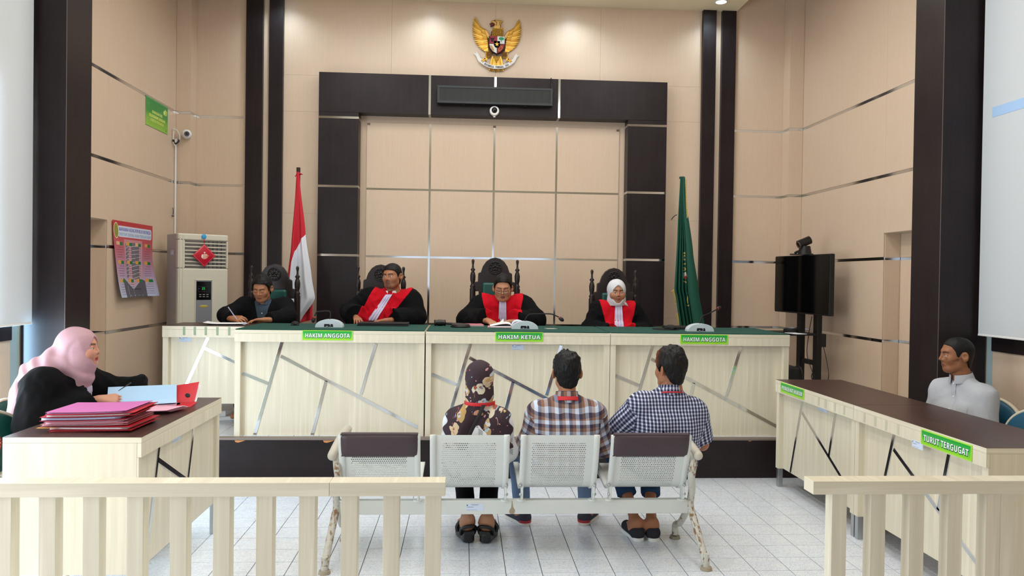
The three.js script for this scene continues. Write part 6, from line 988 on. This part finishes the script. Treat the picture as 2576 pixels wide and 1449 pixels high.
    mesh('bag_strap', sheet((s, t2) => { const q = [[-0.03, 0.86, -0.10], [0.0, 0.80, -0.138], [0.045, 0.71, -0.16], [0.09, 0.60, -0.165]]; const c = bagC.c || (bagC.c = new THREE.CatmullRomCurve3(q.map(p => V(...p)))); const p = c.getPointAt(t2); return [p.x + (s - 0.5) * 0.024, p.y, p.z]; }, 2, 24, 0.004), M.blackMat, o);
    // platform sandals
    for (const k of ['L', 'R']) {
      const a = J['an' + k], tt = J['to' + k], d = norm([tt[0] - a[0], 0, tt[2] - a[2]]), m = basisM([a[0], 0, a[2]], [0, 1, 0], d), g1 = extr(smoothShape([[0, -0.062], [0.034, -0.045], [0.038, 0.02], [0.045, 0.1], [0.03, 0.165], [0, 0.18], [-0.03, 0.165], [-0.045, 0.1], [-0.038, 0.02], [-0.034, -0.045]], 40), 0.055, 0.008); g1.rotateX(Math.PI / 2); g1.translate(0, 0.056, 0); g1.applyMatrix4(m);
      const sa = mesh('sandal', g1, std(0x131316, 0.35), o); const st = [tube([[0.042, 0.05, -0.01], [0.046, 0.085, -0.03], [0.03, 0.105, -0.055], [0, 0.112, -0.066], [-0.03, 0.105, -0.055], [-0.046, 0.085, -0.03], [-0.042, 0.05, -0.01]], 0.011, 30, 8), tube([[0.046, 0.05, 0.05], [0.05, 0.085, 0.05], [0.02, 0.115, 0.045], [-0.02, 0.115, 0.045], [-0.05, 0.085, 0.05], [-0.046, 0.05, 0.05]], 0.013, 30, 8), bx(-0.034, 0.034, 0.05, 0.08, -0.06, -0.048, 0.005)]; const sg = merge(st); sg.applyMatrix4(m); mesh('strap', sg, std(0x131316, 0.35), sa);
    }
  },
});
function bagC() {}
// the man in the brown check shirt
const plaidBrown = tplaid(0.062, (u, v) => { const st = t => t < 0.36 ? [203, 215, 236] : t < 0.68 ? [138, 98, 78] : [50, 42, 66], a = st(u), b = st(v), tw = ((u * 256 | 0) + (v * 256 | 0)) % 2 ? 0.56 : 0.44; return [mix(a[0], b[0], tw), mix(a[1], b[1], tw), mix(a[2], b[2], tw)].map(c => c * 0.98 + 4); });
const plaidNavy = tplaid(0.0205, (u, v) => { const st = t => { const d = Math.abs(t - 0.5) * 2; return sstep(0.25, 0.6, 1 - d) * 0 + (d < 0.34 ? 1 : sstep(0.56, 0.34, d)); }, a = st(u), b = st(v) * 0.6, k = clamp(Math.max(a, b) * 0.62 + a * b * 0.6, 0, 1); return [mix(26, 216, k), mix(28, 222, k), mix(62, 240, k)]; });
makePerson({
  label: 'man in brown and blue check shirt with red lanyard, seen from behind', pos: [0.65, 0, -4.72], turn: Math.PI, girth: 1.0,
  face: { skin: 0xae7350, cell: 0.0032 }, hair: { color: 0x050506, thick: 0.013, lift: 0.008, rough: 0.004, spike: 0.012, seed: 6 },
  J: seatJ({ pelvis: [0, 0.5, 0], chest: [0, 0.69, -0.01], neck: [0, 0.855, 0.015], head: [0.0, 1.035, 0.045], look: [0.04, 0.05], shL: [0.165, 0.780, 0.01], shR: [-0.165, 0.780, 0.01], elL: [0.245, 0.575, 0.05], wrL: [0.17, 0.52, 0.31], elR: [-0.245, 0.575, 0.05], wrR: [-0.17, 0.52, 0.31],
    hipL: [0.1, 0.48, 0.03], hipR: [-0.1, 0.48, 0.03], knL: [0.27, 0.47, 0.38], knR: [-0.2, 0.47, 0.42], anL: [0.245, 0.105, 0.335], anR: [-0.185, 0.105, 0.335], toL: [0.33, 0.045, 0.48], toR: [-0.27, 0.045, 0.48] }),
  dress(o, J) {
    const f = topField(J, { inc: 0.013, armInc: 0.012, cuff: 1.5, fold: 0.005, seed: 51, hem: 0.42 }), [lo, hi] = boxOfJ(J, 0.15), mt = std(0xffffff, 0.85, { map: plaidBrown }); mesh('check_shirt', clothUV(surfNet(f, lo, hi, 0.0075), J, { yoke: 1 }), mt, o);
    const cg = collar(o, J, mt, 'shirt_collar', 0.075, 0.066, -0.005, 0.3); { const uv = cg.geometry.attributes.uv; for (let i = 0; i < uv.count; i++) uv.setXY(i, uv.getX(i) * 0.4, uv.getY(i) * 0.045); }
    collar(o, J, std(0xd01f2a, 0.6), 'red_lanyard', 0.026, 0.076, 0.012, 0.3); trousers(o, J, clothMat(0x7c93b4), 0.94, 'jeans');
    for (const k of ['L', 'R']) { const s = shoe(o, J, k, clothMat(0x474650), std(0xe3dcd2, 0.6)); const a = J['an' + k], t = J['to' + k], d = norm([t[0] - a[0], 0, t[2] - a[2]]), m = basisM([a[0], 0, a[2]], [0, 1, 0], d); const g = sheet((q, w) => { const an = (q - 0.5) * 3.0; return [0.043 * Math.sin(an), 0.022 + 0.016 * w, -0.032 - 0.046 * Math.cos(an)]; }, 24, 2, 0.003); g.applyMatrix4(m); mesh('red_heel_band', g, std(0xb3202c, 0.5), s); }
  },
});
// the man in the navy check shirt
makePerson({
  label: 'man in navy and white check shirt with reddish fringe, seen from behind', pos: [1.27, 0, -4.70], turn: Math.PI, girth: 0.98,
  face: { skin: 0xa66c4c, cell: 0.003 }, hair: { color: 0x0c0807, thick: 0.016, lift: 0.014, rough: 0.004, spike: 0.01, fringe: 0.02, fade: 0.006, seed: 9, tip: 0x7c3f1c, tipAt: (x, y, z) => sstep(0.02, 0.09, z + 0.35 * Math.abs(x)) * sstep(0.0, 0.06, y) },
  J: seatJ({ pelvis: [0.0, 0.5, 0], chest: [-0.01, 0.71, -0.02], neck: [-0.02, 0.90, 0.015], head: [-0.028, 1.062, 0.045], look: [0.52, 0.03], turnC: 0.15, shL: [0.155, 0.835, 0.0], shR: [-0.175, 0.795, 0.02], elL: [0.325, 0.635, 0.12], wrL: [0.26, 0.55, 0.33], elR: [-0.245, 0.595, 0.05], wrR: [-0.14, 0.55, 0.28],
    hipL: [0.1, 0.48, 0.03], hipR: [-0.09, 0.48, 0.03], knL: [0.24, 0.46, 0.40], knR: [0.0, 0.46, 0.42], anL: [0.172, 0.10, 0.045], anR: [0.072, 0.10, 0.04], toL: [0.20, 0.04, 0.2], toR: [0.085, 0.04, 0.2] }),
  dress(o, J) {
    const f = topField(J, { inc: 0.014, armInc: 0.02, cuff: 0.93, fold: 0.006, seed: 61, hem: 0.42 }), [lo, hi] = boxOfJ(J, 0.15), mt = std(0xffffff, 0.85, { map: plaidNavy }); mesh('check_shirt', clothUV(surfNet(f, lo, hi, 0.0075), J, {}), mt, o);
    const cg = collar(o, J, mt, 'shirt_collar', 0.075, 0.066, -0.005, 0.3); { const uv = cg.geometry.attributes.uv; for (let i = 0; i < uv.count; i++) uv.setXY(i, uv.getX(i) * 0.4, uv.getY(i) * 0.045); }
    collar(o, J, std(0xc4262e, 0.6), 'red_lanyard', 0.009, 0.077, 0.02, 0.3); trousers(o, J, clothMat(0x2c4768), 0.62, 'jeans');
    for (const k of ['L', 'R']) shoe(o, J, k, clothMat(0x33333a), std(0xe6e6e2, 0.6));
  },
});
// the man at the right desk
makePerson({
  label: 'man in pale grey collarless shirt seated behind the right desks', pos: [3.34, 0, -4.88], turn: -1.36, girth: 0.86,
  face: { skin: 0x96613f, cell: 0.0026, patch: 1, lip: 0x7d4a40, gaze: -0.3, jaw: 0.95, browW: 1.1 }, hair: { color: 0x070606, thick: 0.005, rough: 0.0012, wide: 1.0 },
  J: seatJ({ pelvis: [0, 0.52, 0], chest: [-0.02, 0.76, 0.0], neck: [-0.04, 0.955, 0.0], head: [-0.055, 1.148, 0.045], look: [-0.36, 0.02], shL: [0.12, 0.885, -0.01], shR: [-0.19, 0.895, 0.0], elL: [0.185, 0.66, 0.03], wrL: [0.1, 0.60, 0.28], elR: [-0.24, 0.66, 0.05], wrR: [-0.14, 0.60, 0.28] }),
  dress(o, J) {
    const f = topField(J, { inc: 0.018, armInc: 0.016, cuff: 1.75, fold: 0.008, seed: 71, hem: 0.42, girth: 0.86 }), [lo, hi] = boxOfJ(J, 0.16), mt = clothMat(0xbfc2c8); mesh('shirt', muv(surfNet(f, lo, hi, 0.0075)), mt, o);
    collar(o, J, mt, 'stand_collar', 0.05, 0.062, 0.028, 0.22); trousers(o, J, blackCloth);
    mesh('placket', sheet((s, t) => { const y = mix(0.72, 0.985, t), x = ax(J, y); return [x + (s - 0.5) * 0.034, y, frontZ(f, x, y) + 0.003]; }, 2, 20, 0.003), mt, o);
    for (const y of [0.965, 0.88, 0.80]) mesh('button', sph(ax(J, y), y, frontZ(f, ax(J, y), y) + 0.006, 0.0055, 0.0055, 0.003), M.paper, o);
    mesh('pocket', sheet((s, t) => { const y = mix(0.74, 0.845, t), x = ax(J, y) + 0.055 + 0.075 * s; return [x, y, frontZ(f, x, y) + 0.003]; }, 6, 8, 0.003), mt, o);
  },
});
// ------------------------------------------------------------------ things on the judges bench
const BY = DY + 0.852 + 0.006;
function micUnit(x, z, label, neck, head, turn = 0) {
  const o = thing('conference_microphone', label, 'microphone', [x, BY, z], turn, 'conference microphones on the judges bench');
  const sh = new THREE.Shape(); sh.moveTo(-0.113, 0); for (let i = 0; i <= 24; i++) { const a = Math.PI - i / 24 * Math.PI; sh.lineTo(0.113 * Math.cos(a), 0.068 * Math.pow(Math.sin(a), 0.85)); } sh.closePath();
  const hole = new THREE.Path(); hole.moveTo(-0.042, 0.004); hole.lineTo(-0.038, 0.032); hole.lineTo(0.034, 0.032); hole.lineTo(0.04, 0.004); hole.closePath(); const front = sh.clone(); front.holes.push(hole);
  const g = extr(sh, 0.09, 0.008); g.translate(0, 0.0, -0.10); const g2 = extr(front, 0.012, 0.002); g2.translate(0, 0, -0.012); const wh = std(0xc6d3da, 0.35);
  mesh('base', g, wh, o); mesh('rear_cover', g2, wh, o); mesh('socket_recess', bx(-0.042, 0.04, 0.003, 0.034, -0.0105, -0.008), M.black, o); mesh('plug', [bx(-0.02, -0.008, 0.004, 0.014, -0.008, 0.004, 0.002), tube([[0.01, 0.008, -0.006], [0.018, 0.02, 0.004], [0.008, 0.026, 0.006], [0.02, 0.03, -0.002]], 0.003, 16, 6)], std(0x8fa0a8, 0.4), o);
  mesh('gooseneck', tube(neck, 0.0055, 40, 8), M.blackMat, o); const h = mesh('mic_head', sph(0, 0, 0, 0.017, 0.026, 0.017), M.black, o, head); h.quaternion.setFromUnitVectors(V(0, 1, 0), V(...head).sub(V(...neck[neck.length - 1])).normalize()); const rg = new THREE.TorusGeometry(0.011, 0.0035, 6, 16); rg.rotateX(Math.PI / 2); mesh('indicator_ring', rg, std(0xb03020, 0.5), h, [0, -0.022, 0]);
}
micUnit(-1.115, -6.47, 'white microphone unit above the left HAKIM ANGGOTA plate, neck bent down', [[0.0, 0.06, -0.05], [0.005, 0.11, -0.05], [-0.01, 0.135, -0.05], [-0.08, 0.132, -0.06], [-0.112, 0.125, -0.065], [-0.13, 0.09, -0.07]], [-0.138, 0.06, -0.072]);
micUnit(0.527, -6.50, 'white microphone unit above the HAKIM KETUA plate, neck stretched right', [[0.0, 0.06, -0.05], [0.008, 0.09, -0.05], [0.04, 0.125, -0.05], [0.12, 0.13, -0.05], [0.22, 0.132, -0.04], [0.27, 0.115, -0.035], [0.29, 0.105, -0.03]], [0.312, 0.088, -0.026]);
micUnit(2.025, -6.42, 'white microphone unit above the right HAKIM ANGGOTA plate, neck rising right', [[0.0, 0.06, -0.05], [0.012, 0.10, -0.06], [0.03, 0.125, -0.08], [0.10, 0.15, -0.12], [0.2, 0.185, -0.2]], [0.225, 0.196, -0.22]);
{
  const g = thing('gavel', 'dark wooden gavel lying on the middle bench cloth', 'gavel', [-0.205, BY, -6.86], 0.1);
  mesh('gavel_head', new THREE.LatheGeometry([[0, -0.05], [0.026, -0.05], [0.028, -0.04], [0.023, -0.03], [0.028, -0.02], [0.028, 0.02], [0.023, 0.03], [0.028, 0.04], [0.026, 0.05], [0, 0.05]].map(p => new THREE.Vector2(...p)), 18).rotateZ(Math.PI / 2), M.carve, g, [0, 0.028, 0]); mesh('gavel_handle', bar([0.0, 0.028, 0.0], [0.2, 0.016, 0.06], 0.008, 0.012, 10), M.carve, g);
  const b = thing('sound_block', 'round black sound block beside the gavel', 'sound block', [-0.02, BY, -6.7]); mesh('block', new THREE.LatheGeometry([[0, 0], [0.085, 0], [0.088, 0.008], [0.08, 0.014], [0.082, 0.022], [0.07, 0.028], [0, 0.028]].map(p => new THREE.Vector2(...p)), 32), M.carveDeep, b);
  const pf = thing('pink_folder', 'thin pink folder lying behind the sound block', 'folder', [0.06, BY, -6.93], 0.12); mesh('cover', bx(-0.12, 0.12, 0, 0.002, -0.09, 0.09, 0.001), std(0xd9828c, 0.7), pf); mesh('pages', bx(-0.115, 0.115, 0.002, 0.012, -0.085, 0.085, 0.001), M.paper, pf); mesh('cover', bx(-0.12, 0.12, 0.012, 0.014, -0.09, 0.09, 0.001), std(0xd9828c, 0.7), pf);
  const bk = thing('open_book', 'thick open book of white pages before the judge in glasses', 'book', [0.43, BY, -6.83], -0.05);
  const pg = (s) => sheet((a, t) => { const x = a * 0.19; return [s * x, 0.006 + (s > 0 ? 0.05 * Math.pow(Math.sin(Math.PI * Math.pow(a, 0.55)), 1.2) : 0.024 * Math.sin(Math.PI * Math.pow(a, 0.5)) + 0.004), (t - 0.5) * 0.27]; }, 20, 2, 0.006);
  mesh('page_block', bx(-0.185, 0, 0.002, 0.012, -0.135, 0.135, 0.002), M.paper, bk); mesh('left_page', pg(-1), M.paper, bk); mesh('right_page', pg(1), std(0xd7dff0, 0.8), bk); mesh('cover', bx(-0.21, 0.2, 0, 0.0025, -0.145, 0.145, 0.001), std(0xcc8c92, 0.7), bk);
  mesh('lifted_page', sheet((a, t) => [-0.12 + 0.05 * a, 0.015 + 0.055 * a * (1 - 0.5 * t), -0.1 + 0.12 * t + 0.02 * a], 6, 6, 0.001), M.paper, bk);
  const pb = thing('black_folio', 'flat black folio on the left bench cloth before the leaning judge', 'folio', [-0.70, BY, -6.86], 0.02); mesh('cover', bx(-0.22, 0.22, 0, 0.012, -0.13, 0.13, 0.004), M.blackMat, pb); mesh('pages', bx(-0.21, 0.215, 0.012, 0.02, -0.125, 0.12, 0.002), std(0x2a2a2e, 0.6), pb); mesh('cover', bx(-0.22, 0.22, 0.02, 0.024, -0.13, 0.13, 0.004), M.blackMat, pb);
  single('small_card', bx(-0.045, 0.045, 0, 0.0015, -0.05, 0.05), std(0xa7ab9c, 0.6), 'small beige card on the middle cloth right of the microphone', 'card', [0.76, BY, -6.62], [0, 0.2, 0]);
  const ms = thing('computer_mouse', 'black computer mouse left of the left microphone', 'mouse', [-1.45, BY, -6.75], 0.2); mesh('shell', sph(0, 0.012, 0, 0.034, 0.024, 0.055), M.blackMat, ms); mesh('base', bx(-0.034, 0.034, 0, 0.012, -0.05, 0.05, 0.006), M.black, ms);
  const kb = thing('laptop', 'closed black laptop on the right bench cloth behind the microphone', 'laptop', [2.02, BY, -6.82], -0.04); mesh('base', bx(-0.2, 0.2, 0, 0.012, -0.13, 0.13, 0.004), M.blackMat, kb); mesh('lid', bx(-0.2, 0.2, 0.0125, 0.02, -0.13, 0.13, 0.004), M.black, kb);
  const m2 = thing('computer_mouse', 'black computer mouse left of the right microphone', 'mouse', [1.83, BY + 0.003, -6.68], 0.7); mesh('shell', sph(0, 0.014, 0, 0.034, 0.026, 0.058), M.blackMat, m2); mesh('base', bx(-0.034, 0.034, 0, 0.012, -0.05, 0.05, 0.006), M.black, m2);
  const pad = thing('mouse_pad', 'black oval mouse pad on the right bench cloth', 'mouse pad', [1.79, BY, -6.68]); mesh('pad', cyl(0, 0.0015, 0, 0.12, 0.12, 0.003, 36), M.black, pad); const pr = new THREE.TorusGeometry(0.119, 0.003, 6, 40); pr.rotateX(Math.PI / 2); mesh('rim', pr, M.blackMat, pad, [0, 0.003, 0]);
}
{ // clerk's papers and pen
  const o = thing('paper_stack', 'loose white sheets under the writing clerk hand', 'papers', [-2.06, DY + 0.8525, -6.87], 0.12);
  for (let i = 0; i < 3; i++) mesh('sheet', sheet((s, t) => [(s - 0.5) * 0.32 - 0.01 * i, 0.002 + 0.004 * i + 0.012 * Math.pow(Math.abs(s - 0.5) * 2, 3) * (s < 0.5 ? 1 : 0.2), (t - 0.5) * 0.22 + 0.008 * i], 12, 3, 0.001), i === 1 ? std(0xc9d8ef, 0.8) : M.paper, o);
  single('ballpoint_pen', [bar([-2.02, 1.225, -7.0], [-2.1, 1.33, -7.02], 0.0045, 0.0045, 10), bar([-2.008, 1.206, -6.995], [-2.02, 1.225, -7.0], 0.001, 0.0045, 10)], std(0x9fa3b8, 0.4), 'slim grey pen in the hand of the clerk', 'pen');
  const ps = thing('power_strip', 'white power strip with plug on the dais under the clerk desk', 'power strip', [-2.05, DY, -6.95], 0.4); mesh('body', bx(-0.12, 0.07, 0, 0.035, -0.03, 0.03, 0.006), M.white, ps); mesh('plug', bx(-0.09, -0.04, 0.035, 0.085, -0.02, 0.02, 0.006), M.white, ps); mesh('cord', tube([[0.07, 0.018, 0], [0.12, 0.02, 0.01], [0.2, 0.01, 0.0]], 0.005, 12, 6), M.white, ps);
}
// ------------------------------------------------------------------ case files on the left desk
{
  const TY = 0.8505; let y = TY; const files = [['red', 0xc21a30, 0.004, 0.012, 0.02], ['white', 0xc21a30, 0.015, 0.02, -0.05], ['red', 0xd88a8e, 0.007, -0.012, -0.02], ['pink', 0xd98fa0, 0.012, -0.01, 0.04], ['blue', 0xc02238, 0.017, -0.025, 0.0], ['red', 0xc02238, 0.011, 0.01, 0.03], ['pink', 0xc66aa8, 0.006, -0.005, -0.02]];
  const nm = ['bottom red case file of the pile on the left desk', 'thick white page block in red covers second from the bottom of the file pile', 'thin dark red case file inside the pile on the left desk', 'pale pink case file in the middle of the pile', 'bluish white page block near the top of the file pile', 'bright red case file just below the top of the pile', 'orchid pink case file on top of the pile'];
  files.forEach(([n, c, h, dx, tw], i) => {
    const o = thing('case_file', nm[i], 'folder', [-1.79 + dx, y, -3.975], tw, 'case files piled on the left desk'), cm = std(c, 0.6), W = 0.206 + (i % 3) * 0.008, D = 0.15 + (i % 2) * 0.008;
    const bend = (s) => 0.012 * Math.pow(s, 2.2);
    const cov = (y0, th, w, d) => sheet((s, t) => [mix(-w, w * (0.86 + 0.0), s), y0 + bend(s) * (i > 1 ? 1 : 0.4) + 0.0, (t - 0.5) * 2 * d - 0.05 * s * (t < 0.5 ? 0 : 0) ], 14, 4, th);
    mesh('cover', cov(0.001, 0.0018, W, D), cm, o); mesh('page_block', sheet((s, t) => [mix(-W * 0.97, W * 0.74, s), h / 2 + 0.0018 + bend(s * 0.9) * (i > 1 ? 1 : 0.4), (t - 0.5) * 1.92 * D], 14, 3, h - 0.002), i === 4 ? std(0xbfd3f4, 0.8) : i === 3 ? std(0xe3b6c4, 0.8) : M.paper, o); mesh('cover', cov(h + 0.0022, 0.0018, W, D), cm, o);
    y += h + 0.0032;
  });
  const pt = std(0xe0a24a, 0.7); single('paper_tab', bx(-0.05, 0.05, 0, 0.001, -0.012, 0.012), pt, 'small orange paper tab sticking out of the file pile', 'paper tab', [-1.99, TY + 0.019, -3.83]);
  const ob = thing('open_file', 'open case file with light blue pages under the woman hand', 'folder', [-1.865, TY, -4.62], 0.35);
  mesh('cover', bx(-0.21, 0.2, 0, 0.002, -0.15, 0.15, 0.001), std(0xd98fa0, 0.7), ob); mesh('page_block', bx(-0.19, 0.18, 0.002, 0.016, -0.14, 0.14, 0.003), std(0xe2b0c4, 0.8), ob);
  const pt2 = canvasTex(256, 256, (g, w) => { g.fillStyle = '#b4d2ee'; g.fillRect(0, 0, w, w); g.fillStyle = '#5f7896'; for (let i = 0; i < 16; i++) g.fillRect(30, 30 + i * 13, rr(100, 196), 4); });
  mesh('printed_page', sheet((s, t) => [mix(-0.19, 0.18, s), 0.019 + 0.006 * s, mix(-0.14, 0.14, t)], 4, 4, 0.002), std(0xffffff, 0.8, { map: pt2 }), ob);
  mesh('lifted_page', sheet((s, t) => [mix(-0.19, 0.18, s), 0.022 + 0.075 * Math.sin(Math.PI * 0.5 * t) + 0.0, -0.02 - 0.09 * t - 0.02 * Math.sin(Math.PI * t)], 10, 12, 0.002), std(0xaacbe8, 0.7), ob);
  const pp = thing('pink_papers', 'loose pink papers fanned beside the open file', 'papers', [-1.70, TY, -4.43], -0.25); for (let i = 0; i < 4; i++) mesh('sheet', sheet((s, t) => [(s - 0.5) * 0.26, 0.002 + 0.004 * i + 0.012 * s * s, (t - 0.5) * 0.17 + 0.012 * i], 8, 3, 0.0012), std(0xdfa6b8, 0.75), pp);
  const rf = thing('red_folder', 'bright red folder standing half open behind the blue pages', 'folder', [-1.70, TY, -4.66], 0.1); mesh('cover', sheet((s, t) => [mix(-0.12, 0.10, s), 0.002 + 0.105 * t * (0.7 + 0.3 * s), -0.05 - 0.12 * t + 0.015 * Math.sin(s * 3)], 8, 8, 0.002), std(0xc6202e, 0.5), rf); mesh('cover', bx(-0.12, 0.12, 0, 0.002, -0.05, 0.13, 0.001), std(0xc6202e, 0.5), rf); mesh('pages', sheet((s, t) => [mix(-0.11, 0.11, s), 0.003 + 0.08 * t, -0.055 - 0.13 * t], 4, 4, 0.003), M.paper, rf);
  const bl = thing('glasses_case', 'black soft glasses case lying at the far end of the left desk', 'case', [-1.68, TY, -4.80], 0.5); mesh('shell', [sph(0, 0.026, 0.02, 0.028, 0.026, 0.055, 18, 12), sph(0.01, 0.04, -0.045, 0.026, 0.03, 0.035, 18, 12)], M.blackMat, bl); mesh('flap', sph(0.0, 0.045, -0.01, 0.02, 0.012, 0.04, 14, 10), M.black, bl);
  single('black_pen', [bar([-2.02, 0.925, -4.66], [-1.975, 0.965, -4.72], 0.006, 0.007, 10), bar([-2.04, 0.905, -4.63], [-2.02, 0.925, -4.66], 0.002, 0.006, 10)], M.black, 'black pen in the hand of the woman at the left desk', 'pen');
}
scene.traverse(o => { if (o.isMesh) { o.castShadow = true; o.receiveShadow = true; } });
renderer.render(scene, camera);
